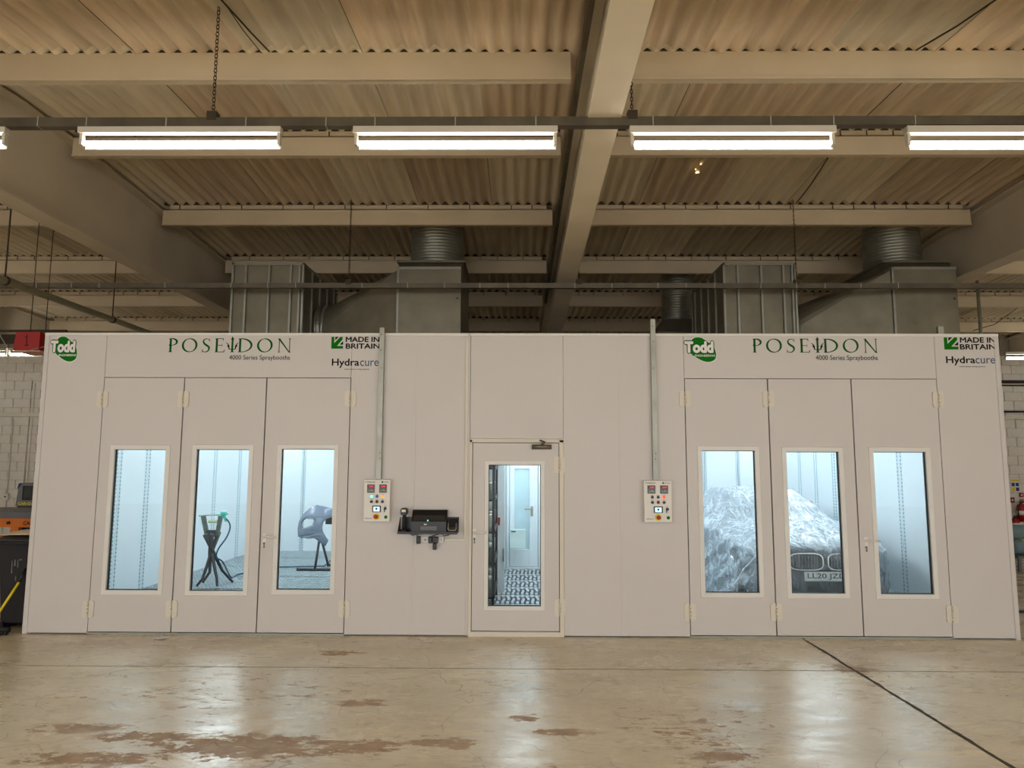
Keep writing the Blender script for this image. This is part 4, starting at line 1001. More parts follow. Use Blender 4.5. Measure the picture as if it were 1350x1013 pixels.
# ------------------------------------------------------------------ ducts above the booths
KD = 1.183
def kz(z): return 1.8 + (z - 1.8) * KD
def duct_unit(label_p, label_e, dx, side):
    y0 = 8.2 * KD; ZR = 3.19; dx = dx * KD
    t = thing('filter_plenum', label_p, 'duct', (-3.0 * KD + dx, y0, ZR), 'booth plenums')
    xa, xb = -3.45 * KD + dx, -2.58 * KD + dx; zt_ = kz(4.185); yb = 9.75 * KD
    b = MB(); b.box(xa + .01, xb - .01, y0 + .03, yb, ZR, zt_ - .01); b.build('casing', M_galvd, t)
    fr = MB()
    for x in (xa, xb - .03): fr.box(x, x + .03, y0, y0 + .05, ZR, zt_)
    fr.box(xa, xb, y0, y0 + .05, zt_ - .035, zt_)
    for x in (xa, xb - .03): fr.box(x, x + .03, y0, yb, zt_ - .03, zt_); fr.box(x, x + .03, yb - .03, yb, ZR, zt_)
    fr.build('frame', M_galv, t, .002)
    for u in (.2, .52, .82, .94):
        x = xa + u * (xb - xa); b = MB(); b.box(x - .014, x + .014, y0 - .008, y0 + .03, ZR, zt_ - .035); b.build('stiffening_rib', M_galv, t, .002)
    for j in range(4):
        y = y0 + .4 + j * .4
        for x in (xa - .012, xb - .01 ): b = MB(); b.box(x, x + .022, y, y + .03, ZR, zt_ - .03); b.build('stiffening_rib', M_galv, t)
    # transition: round collar, cone, square box, hood and spiral duct
    e = thing('extract_duct', label_e, 'duct', (-1.08 * KD + dx, y0, ZR), 'booth extract ducts')
    cx0, cyc, czc, rr = xb, 8.85 * KD, kz(3.48), .3
    b = MB(); b.tube([(cx0, cyc, czc), (cx0 + .15, cyc, czc)], [.34, .34], 24); b.tube([(cx0 + .13, cyc, czc), (cx0 + .17, cyc, czc)], [.385, .385], 24); b.tube([(cx0 + .04, cyc, czc), (cx0 + .065, cyc, czc)], [.375, .375], 24); b.build('collar', M_galv, e)
    X0, X1 = -1.455 * KD + dx, -.7 * KD + dx; ya, yb2 = y0, 9.45 * KD; zt3 = kz(4.13)
    n = 24; vs = [(cx0 + .16, cyc + .34 * math.cos(2 * PI * q / n), czc + .34 * math.sin(2 * PI * q / n)) for q in range(n)]
    zc0, zc1 = ZR + .02, kz(4.1)
    vs += [(X0, yb2 - .02, zc1), (X0, ya + .02, zc1), (X0, ya + .02, zc0), (X0, yb2 - .02, zc0)]
    fs = []
    for q in range(4):
        for k_ in range(6): i0 = q * 6 + k_; fs.append((i0, (i0 + 1) % n, n + q))
        fs.append(((q * 6 + 6) % n, n + (q + 1) % 4, n + q))
    b = MB(); b.add(vs, fs, False); b.build('cone', M_galvd, e)
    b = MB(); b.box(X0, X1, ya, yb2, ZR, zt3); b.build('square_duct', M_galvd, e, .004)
    b = MB(); b.box(X0 - .012, X0 + .02, ya - .012, yb2, ZR, zt3); b.box(X0, X1, ya - .012, ya, zt3 - .035, zt3 + .005); b.build('flange', M_galv, e, .002)
    b = MB(); b.disc(X1 - .05, kz(3.75), .015, ya - .01, ya, 8); b.build('grommet', M_black, e)
    hx0, hx1 = X0 + .03, X1 + .02
    b = MB(); b.box(hx0 - .08, hx1 + .02, ya + .15, yb2 + .15, zt3 + .115, zt3 + .145)
    b.hexa([(hx0 - .05, ya + .18, zt3 + .115), (hx1, ya + .18, zt3 + .115), (hx1, yb2 + .1, zt3 + .115), (hx0 - .05, yb2 + .1, zt3 + .115)], [(X0 + .02, ya + .05, zt3), (X1 - .02, ya + .05, zt3), (X1 - .02, yb2 - .02, zt3), (X0 + .02, yb2 - .02, zt3)])
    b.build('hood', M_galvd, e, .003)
    b = MB(); prof = []; z = 0; n = 0
    H = roofz(10.5) + .04 - (zt3 + .145)
    nn = int(H / .045)
    for i in range(nn):
        zz = H * i / nn; q = H / nn
        prof += [(.39, zz), (.39, zz + q * .6), (.402, zz + q * .7), (.402, zz + q * .85), (.39, zz + q * .98)]
    b.lathe(prof, (-1.075 * KD + dx, 8.9 * KD, zt3 + .145), 40); b.build('spiral_duct', M_galv, e)
    b = MB(); b.lathe([(.42, 0), (.42, .02), (.395, .03), (.395, .05)], (-1.075 * KD + dx, 8.9 * KD, zt3 + .145), 32); b.build('duct_collar', M_galv, e)
duct_unit('ribbed galvanised plenum box on the left booth roof', 'galvanised extract duct with cone and spiral riser over the left booth', 0, -1)
duct_unit('ribbed galvanised plenum box on the right booth roof', 'galvanised extract duct with cone and spiral riser over the right booth', 5.86, 1)
# darker spiral risers at the back of the booth roofs
p = at(893, 412, 12.6)
t = thing('extract_duct', 'dim spiral duct far back between the middle rafter and the right plenum', 'duct', (p.x, 12.6, 3.19), 'booth extract ducts')
b = MB(); b.box(p.x - .45, p.x + .45, 12.15, 13.05, 3.19, 4.1); b.build('square_duct', M_galvd, t, .004)
b = MB(); b.hexa([(p.x - .45, 12.15, 4.1), (p.x + .45, 12.15, 4.1), (p.x + .45, 13.05, 4.1), (p.x - .45, 13.05, 4.1)], [(p.x - .3, 12.3, 4.35), (p.x + .3, 12.3, 4.35), (p.x + .3, 12.9, 4.35), (p.x - .3, 12.9, 4.35)]); b.build('hood', M_galvd, t)
b = MB(); prof = []
for i in range(20): prof += [(.27, i * .045), (.27, i * .045 + .03), (.28, i * .045 + .037)]
b.lathe(prof, (p.x, 12.6, 4.35), 28); b.build('spiral_duct', M_galv, t)

# ------------------------------------------------------------------ trestle stand with spray gun (left booth)
FZ = .102
TYc = 10.0
def tp(px, py, Y=TYc): return at(px, py, Y)
t = thing('trestle_stand', 'dark crossed-leg panel stand behind the middle window of the left booth', 'stand', (tp(277, 775).x, TYc, FZ))
cx = tp(279, 728)
legs = [((273, 702), (279, 728), (289, 762), (290, 776), -.1), ((286, 702), (279, 728), (271, 762), (264, 777), -.12), ((276, 704), (281, 728), (286, 755), (299, 767), .22), ((284, 704), (277, 728), (270, 757), (259, 770), .2)]
for i, (a, c, d, e_, dy) in enumerate(legs):
    A, Cc, Dd = tp(*a), tp(*c), tp(*d)
    E_ = tp(*e_); A.y += -dy * .6; Cc.y += 0; Dd.y += dy * .8; E_.y += dy
    E_.z = FZ + .012; Dd.z = max(Dd.z, FZ + .05)
    b = MB(); b.tube([A, Cc, Dd, E_], [.034, .026, .02, .017], 8); b.build('leg', M_standk, t)
for (a, c) in (((268, 681), (273, 706)), ((291, 681), (286, 706))):
    A, Cc = tp(*a), tp(*c); b = MB()
    b.prism([(A.x - .026, A.z), (A.x + .026, A.z + .01), (Cc.x + .026, Cc.z), (Cc.x - .02, Cc.z - .02)], TYc - .03, TYc + .03); b.build('arm', M_standg, t, .005)
b = MB(); a = tp(275, 688); c = tp(287, 688); b.tube([a, c], .02, 8); b.build('cross_roll', mat('roll_yellowgreen', srgb(190, 200, 150), .7), t)
b = MB(); b.box(tp(273, 700).x, tp(286, 700).x, TYc - .04, TYc + .04, tp(280, 708).z, tp(280, 699).z); b.build('clamp_block', M_standk, t, .005)
b = MB(); b.tube([tp(262, 680.5), tp(301, 678)], .008, 6); b.build('rail', M_clip, t)
g = thing('spray_gun', 'teal-topped spray gun lying on the dark panel stand', 'spray gun', tuple(tp(293, 680)))
a = tp(295, 678)
b = MB(); b.lathe([(.03, -.03), (.045, 0), (.045, .03), (.02, .045)], (a.x + .0, TYc, a.z), 12); b.build('paint_cup', M_teal, g)
b = MB(); b.tube([tp(285, 679), tp(292, 681), tp(298, 683)], [.012, .02, .016], 8); b.tube([tp(296, 683), tp(298, 688)], .016, 8); b.build('gun_body', M_teal, g)
hp = [(298, 684), (302.5, 690), (303, 698), (298, 710), (288, 724), (285.5, 735), (289, 743), (298, 746.5), (310, 746), (322, 744)]
pts = [tp(*q) for q in hp]
for i, q in enumerate(pts): q.y += .0 if i < 6 else .12 * (i - 5)
pts[7].z = .13; pts[8].z = .118; pts[9].z = .115
pts[7] = Vector((at(298, 746.5, 10.4).x, 10.6, .125)); pts[8] = Vector((at(310, 746, 10.8).x, 10.9, .115)); pts[9] = Vector((at(322, 744, 11).x, 11.1, .115))
def smooth(P, n=5):
    out = []
    for i in range(len(P) - 1):
        for k_ in range(n):
            u = k_ / n; p0, p1, p2, p3 = P[max(i - 1, 0)], P[i], P[i + 1], P[min(i + 2, len(P) - 1)]
            out.append(.5 * ((2 * p1) + (p2 - p0) * u + (2 * p0 - 5 * p1 + 4 * p2 - p3) * u * u + (3 * p1 - p0 - 3 * p2 + p3) * u ** 3))
    out.append(P[-1]); return out
b = MB(); b.tube(smooth(pts), .011, 8); tag(b.build('air_hose', M_hose), 'dark blue air hose curling from the spray gun down to the booth floor', 'hose')

# ------------------------------------------------------------------ bumper on its stand (left booth)
BY = 11.4
def bp2(px, py): p = at(px, py, BY); return (p.x, p.z)
outer = [(390, 709), (390.5, 698), (393, 688), (398, 679), (404, 674), (409, 669), (417, 667), (425, 667.5), (432, 669.5), (437, 671), (437, 682), (431, 684), (427, 689), (425.5, 697), (426, 702), (429, 709), (431.5, 714), (427, 721.5), (422, 717), (416, 711), (409, 708), (400, 707.5)]
hole = [(397, 697), (396, 691), (399, 685), (404, 682), (412, 682), (415, 686), (413, 692), (406, 695), (400, 698)]
vs, fs = curve_polys([[bp2(*q) for q in outer], [bp2(*q) for q in hole]])
bm = bmesh.new(); vv = [bm.verts.new((x, BY, z)) for x, z in vs]
for f in fs:
    try: bm.faces.new([vv[i] for i in f])
    except ValueError: pass
bmesh.ops.subdivide_edges(bm, edges=bm.edges[:], cuts=2, use_grid_fill=True); bmesh.ops.triangulate(bm, faces=bm.faces[:])
cxm = bp2(413, 690)
for v in bm.verts:
    v.co.y += 1.1 * (v.co.x - cxm[0] - .05) ** 2 + .9 * (v.co.z - cxm[1]) ** 2 - .05
me = bpy.data.meshes.new('shell'); bm.to_mesh(me); bm.free(); me.materials.append(M_bumper)
t = thing('car_bumper', 'grey-blue car bumper skin on a stand behind the third window of the left booth', 'bumper', (cxm[0], BY, bp2(413, 722)[1]))
o = bpy.data.objects.new('shell', me); COL.objects.link(o); put(o, t); md = o.modifiers.new('s', 'SOLIDIFY'); md.thickness = .03
for p in me.polygons: p.use_smooth = True
b = MB(); b.tube([at(405, 675, BY + .08), at(418, 669, BY + .1), at(428, 671, BY + .1), at(436, 676, BY + .1)], [.02, .035, .03, .02], 8); b.tube([at(405, 682, BY + .06), at(414, 681, BY + .06), at(436, 680, BY + .06)], .008, 6); b.build('inner_rib', M_standk, t)
b = MB(); b.box(at(430, 684, BY + .1).x, at(446, 684, BY + .1).x, BY + .06, BY + .12, at(430, 692, BY).z, at(430, 681, BY).z); b.build('inner_beam', M_blackm, t, .004)
t = thing('bumper_stand', 'dark tubular stand holding the grey-blue bumper', 'stand', (at(424, 753, BY).x, BY, FZ))
zf = FZ + .02
A = at(421, 712, BY + .06)
b = MB(); b.tube([A, Vector((at(415, 752, BY).x, BY, zf))], .02, 8); b.build('leg', M_standk, t)
b = MB(); b.tube([at(424, 712, BY + .06), Vector((at(431, 745, BY + .25).x, BY + .3, zf + .05)), Vector((at(438, 750, BY + .3).x, BY + .35, zf))], .02, 8); b.build('leg', M_standk, t)
b = MB(); b.tube([Vector((at(391, 755, BY).x, BY, zf)), Vector((at(442, 755, BY).x, BY, zf))], .02, 8); b.build('foot_bar', M_standk, t)
b = MB(); b.tube([Vector((at(420, 747, BY).x, BY + .5, zf)), Vector((at(448, 747, BY).x, BY + .5, zf))], .02, 8); b.build('foot_bar', M_standk, t)
b = MB(); b.tube([at(421, 716, BY + .06), at(422, 690, BY + .1), at(428, 684, BY + .1), at(445, 684, BY + .1)], .014, 8); b.build('arm', M_standk, t)
b = MB(); b.tube([Vector((at(360, 748, 11.5).x, 11.7, .115)), Vector((at(390, 749, 11.6).x, 11.75, .115)), Vector((at(425, 748, 11.7).x, 11.8, .12)), Vector((at(433, 738, 11.7).x, 11.8, .2)), Vector((at(442, 732, 11.7).x, 11.8, .3))], .01, 6)
tag(b.build('air_hose', M_hose), 'thin dark hose on the booth floor behind the bumper stand', 'hose')

# ------------------------------------------------------------------ car under masking film (right booth)
CX, CY0, CZ0 = 3.71, 8.82, .1
NS = 11
stations = [  # s, half width at belt, z top, half width of the top, belt z
    (0.00, .60, .74, .45, .66), (.05, .72, .79, .55, .70), (.16, .82, .83, .60, .73), (.40, .875, .88, .62, .78), (.75, .89, .93, .64, .82), (1.15, .895, .965, .66, .86),
    (1.30, .895, 1.01, .66, .88), (1.75, .895, 1.22, .60, .90), (2.1, .895, 1.345, .56, .91), (2.6, .895, 1.37, .56, .92), (3.2, .89, 1.345, .55, .93), (3.7, .87, 1.2, .52, .93), (4.05, .83, .97, .5, .9), (4.2, .76, .8, .45, .7)]
def car_ring(st_, grow=0, hem=None):
    s, w_, zt_, wt, zb3 = st_
    w_ += grow; wt += grow * .6; zt_ += grow; zb3 += grow * .4
    lo = CZ0 + (.16 if hem is None else hem)
    pr = [(-w_ + .04, lo), (-w_ - .0, lo + .18), (-w_, CZ0 + .5), (-w_ + .015, zb3 - .06), (-w_ + .05, zb3), (-wt - .04, zb3 + (zt_ - zb3) * .72), (-wt + .08, zt_ - .015), (-wt * .45, zt_ + .004)]
    pr2 = [(-x, z) for x, z in reversed(pr)]
    return [(CX + x, CY0 + s, z) for x, z in pr + [(0, zt_ + .01)] + pr2]
def loft(rings, cap=True):
    n = len(rings[0]); vs = [v for r in rings for v in r]
    fs = [(j * n + i, j * n + i + 1, (j + 1) * n + i + 1, (j + 1) * n + i) for j in range(len(rings) - 1) for i in range(n - 1)]
    if cap: fs += [tuple(range(n)), tuple(range(len(vs) - 1, len(vs) - n - 1, -1))]
    return vs, fs
car = thing('car', 'grey car facing the doors of the right booth under clear film', 'car', (CX, CY0 + 2, CZ0))
b = MB(); b.add(*loft([car_ring(s_) for s_ in stations]), True); b.build('body', M_carpaint, car)
def car_pt(px, py, dy=0): p = at(px, py, CY0 + dy); return p
# windscreen and side glass as darker panels on the body
M_cglass = mat('car_glass', srgb(40, 50, 60), .1, var=.05)
def strip_on(idx, sts, off=.006):
    rings = [car_ring(stations[k_], off) for k_ in sts]; vs = []; fs = []
    for r in rings: vs += [r[i] for i in idx]
    n = len(idx)
    return vs, [(j * n + i, j * n + i + 1, (j + 1) * n + i + 1, (j + 1) * n + i) for j in range(len(rings) - 1) for i in range(n - 1)]
b = MB(); b.add(*strip_on([6, 7, 8, 9, 10], [6, 7, 8]), True); b.build('windscreen', M_cglass, car)
for idx in ([4, 5], [11, 12]):
    b = MB(); b.add(*strip_on(idx, [7, 8, 9, 10, 11]), True); b.build('side_window', M_cglass, car)
for s in (-1, 1):
    b = MB(); xk = CX + s * .232
    def ell(e): return [(xk + s * .0 + (.195 + e) * math.copysign(abs(math.cos(a)) ** .55, math.cos(a)), CZ0 + .53 + (.092 + e) * math.copysign(abs(math.sin(a)) ** .55, math.sin(a))) for a in [2 * PI * i / 28 for i in range(28)]]
    vs, fs = curve_polys([ell(.014), ell(0)]); b.add([(x, CY0 - .035, z) for x, z in vs], fs); o = b.build('grille_surround', M_chrome, car); md = o.modifiers.new('s', 'SOLIDIFY'); md.thickness = .03; md.offset = 0
    b = MB(); b.prism(ell(0), CY0 - .02, CY0 - .004); go = b.build('grille', M_black, car)
    for k_ in range(9): b = MB(); x = xk - .16 + k_ * .037; b.box(x, x + .01, CY0 - .03, CY0 - .02, CZ0 + .46, CZ0 + .60); b.build('grille_bar', M_grey, go)
    # headlamp
    xh = CX + s * .53; b = MB()
    b.prism([(xh - s * .08, CZ0 + .54), (xh + s * .1, CZ0 + .58), (xh + s * .12, CZ0 + .66), (xh + s * .02, CZ0 + .66), (xh - s * .07, CZ0 + .62)], CY0 - .0, CY0 + .12); b.build('headlamp', M_chrome, car, .006)
    xh = CX + s * .52; b = MB(); b.prism([(xh - s * .1, CZ0 + .22), (xh + s * .06, CZ0 + .22), (xh + s * .08, CZ0 + .4), (xh - s * .1, CZ0 + .42)], CY0 + .0, CY0 + .1); b.build('bumper_intake', M_black, car, .006)
    for wy in (.75, 3.35):
        b = MB(); xw = CX + s * .8
        b.tube([(xw - .1, CY0 + wy, CZ0 + .31), (xw + .1, CY0 + wy, CZ0 + .31)], .31, 24); wo = b.build('wheel', M_blackm, car, .02)
        b = MB(); xe = xw + s * .101; b.tube([(xe, CY0 + wy, CZ0 + .31), (xe + s * .012, CY0 + wy, CZ0 + .31)], .2, 20); b.build('wheel_rim', M_chrome, wo)
    b = MB(); b.tube([(CX + s * .78, CY0 + 1.45, CZ0 + .80), (CX + s * .84, CY0 + 1.42, CZ0 + .82)], [.03, .02], 8); b.box(CX + s * .80, CX + s * .87, CY0 + 1.38, CY0 + 1.46, CZ0 + .78, CZ0 + .86); b.build('wing_mirror', M_carpaint, car, .015)
b = MB(); b.box(CX - .4, CX + .4, CY0 - .02, CY0 + .02, CZ0 + .1, CZ0 + .43); b.build('lower_grille', M_black, car, .01)
pz0, pz1 = CZ0 + .30, CZ0 + .41
b = MB(); b.box(CX - .26, CX + .26, CY0 - .045, CY0 - .03, pz0, pz1); npl = b.build('number_plate', mat('plate_white', srgb(222, 224, 220), .5, var=.03), car, .004)
flat('plate_lettering', text_polys('LL20 JZD', .012), (CX - .225, pz0 + .017, CX + .235, pz1 - .017), CY0 - .0465, M_vblack, npl)

# the film: a wrinkled skin over the car that flares to the floor on the left
def film():
    rows_ = []
    dense = []
    for a, c in zip(stations[:-1], stations[1:]):
        n = max(2, int((c[0] - a[0]) / .045))
        for k_ in range(n): u = k_ / n; dense.append(tuple(a[i] * (1 - u) + c[i] * u for i in range(5)))
    dense.append(stations[-1])
    def dens_ring(r, n=90):
        # resample ring by arc length
        P = [Vector(p) for p in r]; L = [0]
        for i in range(1, len(P)): L.append(L[-1] + (P[i] - P[i - 1]).length)
        out = []; j = 0
        for k_ in range(n + 1):
            d = L[-1] * k_ / n
            while j < len(L) - 2 and L[j + 1] < d: j += 1
            u = (d - L[j]) / max(1e-6, L[j + 1] - L[j]); out.append(P[j].lerp(P[j + 1], min(1, max(0, u))))
        return out
    def disp(p):
        q = Vector((p.x * 3.0 + p.z * 1.8, p.y * 1.6 + p.z * 2.0, p.z * 1.2))
        a = 1 - abs(mnoise.noise(q)) * 2; c = 1 - abs(mnoise.noise(q * 2.7 + Vector((5, 1, 2)))) * 2
        return .034 * a ** 3 + .018 * c
    rings = []
    # front curtain: hangs from the bonnet edge to the floor
    for k_ in range(14):
        u = k_ / 13; z = CZ0 + .08 + u * .60
        wv = .64 + .05 * (1 - u)
        ring = []
        for i in range(91):
            v = i / 90 * 2 - 1; x = CX + v * (wv + .06); y = CY0 - .085 - .05 * (1 - u) + .16 * abs(v) ** 4 
            zz = z if u < 1 else z
            ring.append(Vector((x, y, zz)))
        rings.append(ring)
    for s_ in dense[2:]:
        r = dens_ring(car_ring(s_, .045, .03)); rings.append(r)
    for r in rings:
        for i, p in enumerate(r):
            d = disp(p); c = Vector((CX, p.y, CZ0 + .5)); n_ = (p - c); n_.y = -.6 if p.y < CY0 + .1 else 0; n_ = n_.normalized() if n_.length else Vector((0, -1, 0))
            p += n_ * d
            # slack pulled out low on the left flank
            if p.x < CX - .6 and p.z < CZ0 + 1.0:
                k2 = (1 - min(1, (p.z - CZ0) / 1.0)); p.x -= k2 * k2 * .28; p.x += .03 * math.sin(p.y * 13 + p.z * 4) * k2
            elif p.x > CX + .7 and p.z < CZ0 + .8:
                k2 = (1 - min(1, (p.z - CZ0) / .8)); p.x -= k2 * .04
    return rings
vs, fs = loft([[tuple(p) for p in r] for r in film()], False)
b = MB(); b.add(vs, fs, True)
fo = b.build('masking_film', M_film)
tag(fo, 'crumpled clear plastic film draped over the car in the right booth', 'plastic film')
# loose roll of film bunched in front of the left wing
pts = smooth([Vector((at(931, 779, 8.45).x, 8.45, .34)), Vector((at(960, 762, 8.35).x, 8.4, .43)), Vector((at(980, 742, 8.3).x, 8.38, .6)), Vector((at(1003, 725, 8.3).x, 8.42, .76)), Vector((at(1012, 722, 8.3).x, 8.6, .8))], 8)
bb = MB(); n = 26; V = []; F_ = []
for i, p in enumerate(pts):
    u = i / (len(pts) - 1)
    for k_ in range(n + 1):
        v = k_ / n; dr = .36 * v
        q = p + Vector((.05 * v + .035 * math.sin(v * 9 + u * 5), -.06 * math.sin(v * 3.1) - .03 * mnoise.noise(Vector((u * 9, v * 7, 0))), -dr * min(1, (p.z - .1) / .36)))
        q.z = max(q.z, .112); V.append(tuple(q))
F_ = [(i * (n + 1) + k_, i * (n + 1) + k_ + 1, (i + 1) * (n + 1) + k_ + 1, (i + 1) * (n + 1) + k_) for i in range(len(pts) - 1) for k_ in range(n)]
bb.add(V, F_, True); tag(bb.build('film_skirt', M_film), 'loose fold of clear film bunched in front of the covered car', 'plastic film')

# ------------------------------------------------------------------ left side of the hall
# wheelie bin
BXc, BYc = -5.46, 8.05
t = thing('wheelie_bin', 'black wheelie bin standing against the left end of the booth', 'bin', (BXc, BYc, 0))
b = MB(); b.hexa([(BXc - .17, BYc - .22, .06), (BXc + .17, BYc - .22, .06), (BXc + .17, BYc + .22, .06), (BXc - .17, BYc + .22, .06)],
                 [(BXc - .2, BYc - .30, .93), (BXc + .2, BYc - .30, .93), (BXc + .2, BYc + .30, .93), (BXc - .2, BYc + .30, .93)]); b.build('bin_body', M_blackm, t, .015)
b = MB(); b.box(BXc - .225, BXc + .21, BYc - .33, BYc + .33, .9, .945); b.build('rim', M_blackm, t, .006)
b = MB(); b.prism_x([(BYc - .34, .946), (BYc + .34, .946), (BYc + .3, 1.0), (BYc - .2, .99), (BYc - .34, .965)], BXc - .23, BXc + .212); b.build('lid', mat('bin_lid', srgb(46, 46, 46), .6), t, .006)
b = MB(); b.tube([(BXc - .32, BYc - .3, .93), (BXc - .27, BYc - .33, .93), (BXc + .2, BYc - .335, .93)], .016, 8); b.build('handle', M_blackm, t)
for s in (-1, 1):
    b = MB(); b.tube([(BXc + s * .2 - .03, BYc + .22, .1), (BXc + s * .2 + .03, BYc + .22, .1)], .1, 16); b.build('wheel', M_blackm, t)
b = MB(); b.box(BXc - .17, BXc - .13, BYc - .235, BYc + .1, 0, .08); b.box(BXc + .13, BXc + .17, BYc - .235, BYc + .1, 0, .08); b.build('foot', M_blackm, t)
b = MB()
for (x, z, w_, h_) in ((-.02, .68, .012, .12), (.015, .66, .006, .1), (-.05, .6, .008, .16), (.0, .52, .007, .05), (.03, .74, .03, .01)): b.box(BXc + x, BXc + x + w_, BYc - .274 - .012 * z / .9, BYc - .262, z, z + h_)
sm = b.build('paint_smear', mat('smear_grey', srgb(120, 122, 118), .8, var=.3, scale=30), t)
# rags on the lid
def rag(cx, cy, z, rx, ry, h, m, lab, seed):
    V = []; F_ = []; n = 14
    for j in range(n + 1):
        for i in range(n + 1):
            u, v = i / n * 2 - 1, j / n * 2 - 1; r = min(1, math.hypot(u, v))
            V.append((cx + u * rx * (1 + .15 * mnoise.noise(Vector((u * 2, v * 2, seed)))), cy + v * ry, z + .006 + h * (1 - r ** 2.2) * (.6 + .8 * abs(mnoise.noise(Vector((u * 2.3 + seed, v * 2.3, seed)))))))
    F_ = [(j * (n + 1) + i, j * (n + 1) + i + 1, (j + 1) * (n + 1) + i + 1, (j + 1) * (n + 1) + i) for j in range(n) for i in range(n)]
    b = MB(); b.add(V, F_, True); o = b.build('rag', m); md = o.modifiers.new('s', 'SOLIDIFY'); md.thickness = .006; md.offset = 1; tag(o, lab, 'rag', 'rags on the bin lid')
rag(BXc - .02, BYc - .12, 1.0, .2, .13, .05, M_card, 'pale rag on the wheelie bin lid nearest the front', 1)
rag(BXc + .06, BYc + .1, 1.005, .18, .12, .09, M_brownk, 'brown crumpled rag on the wheelie bin lid', 2)
# yellow mop leaning in front of the bin
t = thing('mop', 'mop with a yellow and black handle leaning in front of the wheelie bin', 'mop', (-5.85, 7.55, 0))
A = at(-14, 836, 7.62); Bq = at(25, 768, 7.72); Cq = at(34, 750, 7.78)
A = Vector((A.x, 7.6, .06))
b = MB(); b.tube([A, Bq], .013, 10); b.build('pole', M_yellow, t)
b = MB(); b.tube([Bq, Cq], .014, 10); b.build('grip', M_black, t)
b = MB(); hx = A.x + .12; b.tube([(hx - .2, 7.62, .05), (hx + .1, 7.6, .045)], .03, 8)
for k_ in range(26): b.tube([(hx - .2 + k_ * .012, 7.6, .05), (hx - .2 + k_ * .013 + random.uniform(-.02, .02), 7.52 + random.uniform(-.03, .06), .012)], .008, 5)
b.build('mop_head', M_blackm, t)
# orange straightening bench with grey deck
YO = 11.0
t = thing('straightening_bench', 'orange car body bench with a grey deck behind the wheelie bin', 'workbench', (-8.4, YO, 0))
z1 = at(20, 675, YO).z; 
b = MB(); b.box(-10.5, -6.6, YO, YO + 1.1, z1 - .1, z1); b.build('deck', M_grey, t, .006)
b = MB(); b.box(-10.4, -6.65, YO + .02, YO + .1, z1 - .24, z1 - .1); bo = b.build('side_beam', M_orange, t, .004)
for (px, pb) in ((13, -2), (-60, -40)):
    a = at(px, 692, YO); c = at(pb, 775, YO)
    b = MB(); b.prism([(a.x, z1 - .24), (a.x + .13, z1 - .24), (c.x + .12, .02), (c.x - .02, .02)], YO + .02, YO + .1); b.build('leg', M_orange, t, .004)
b = MB(); b.box(-10.4, -7.2, YO + .03, YO + .09, .5, .66); b.build('lower_beam', M_orange, t, .004)
b = MB(); b.disc(at(11, 684, YO).x, z1 - .17, .025, YO - .01, YO + .02, 10); b.build('bolt', M_bolt, t)
flat('beam_lettering', text_polys('CAR-O-LINER', .03), (at(30, 684, YO).x, z1 - .205, at(30, 684, YO).x + .46, z1 - .145), YO + .019, M_vblack, bo)
# measuring cabinet
YC = 12.4
t = thing('measuring_cabinet', 'grey and blue measuring cabinet with a screen behind the orange bench', 'cabinet', (at(34, 700, YC).x, YC, 0))
x0 = at(21, 668, YC).x; x1 = x0 + .62; za = at(30, 668, YC).z; zb3 = at(30, 637, YC).z
b = MB(); b.prism([(x0 - .02, za), (x1, za), (x1, zb3), (x0 + .02, zb3)], YC, YC + .45); b.build('monitor_housing', mat('cabinet_grey', srgb(120, 122, 122), .5), t, .012)
b = MB(); b.box(x0 + .1, x1 - .06, YC - .012, YC, za + .11, zb3 - .05); s_ = b.build('screen_bezel', M_black, t, .01)
b = MB(); b.box(x0 + .14, x1 - .1, YC - .016, YC - .012, za + .15, zb3 - .09); b.build('screen', mat('screen_dark', srgb(58, 62, 60), .2), s_)
b = MB(); b.prism([(x0 - .005, zb3 - .12), (x0 + .08, zb3 - .01), (x0 + .02, zb3 - .01)], YC - .004, YC); b.build('blue_flash', M_blue, t)
flat('cabinet_lettering', text_polys('CAR-O-TRONIC', .04), (x0 + .03, za + .025, x0 + .56, za + .075), YC - .002, M_yellow, t)
b = MB(); b.box(x0, x1, YC + .03, YC + .45, za - .1, za - .001); b.build('shelf', M_blackm, t)
b = MB(); b.box(x0 - .04, x1, YC, YC + .5, .06, za - .36); b.box(x0 - .04, x1, YC - .01, YC + .5, za - .36, za - .27); b.build('cabinet_body', M_blue, t, .006)
b = MB(); b.box(x0 - .02, x1 - .02, YC + .05, YC + .45, za - .27, za - .1); b.build('drawer', M_grey, t)
for x in (x0, x1 - .08): b = MB(); b.tube([(x, YC + .25, .04), (x + .04, YC + .25, .04)], .04, 10); b.build('castor', M_blackm, t)
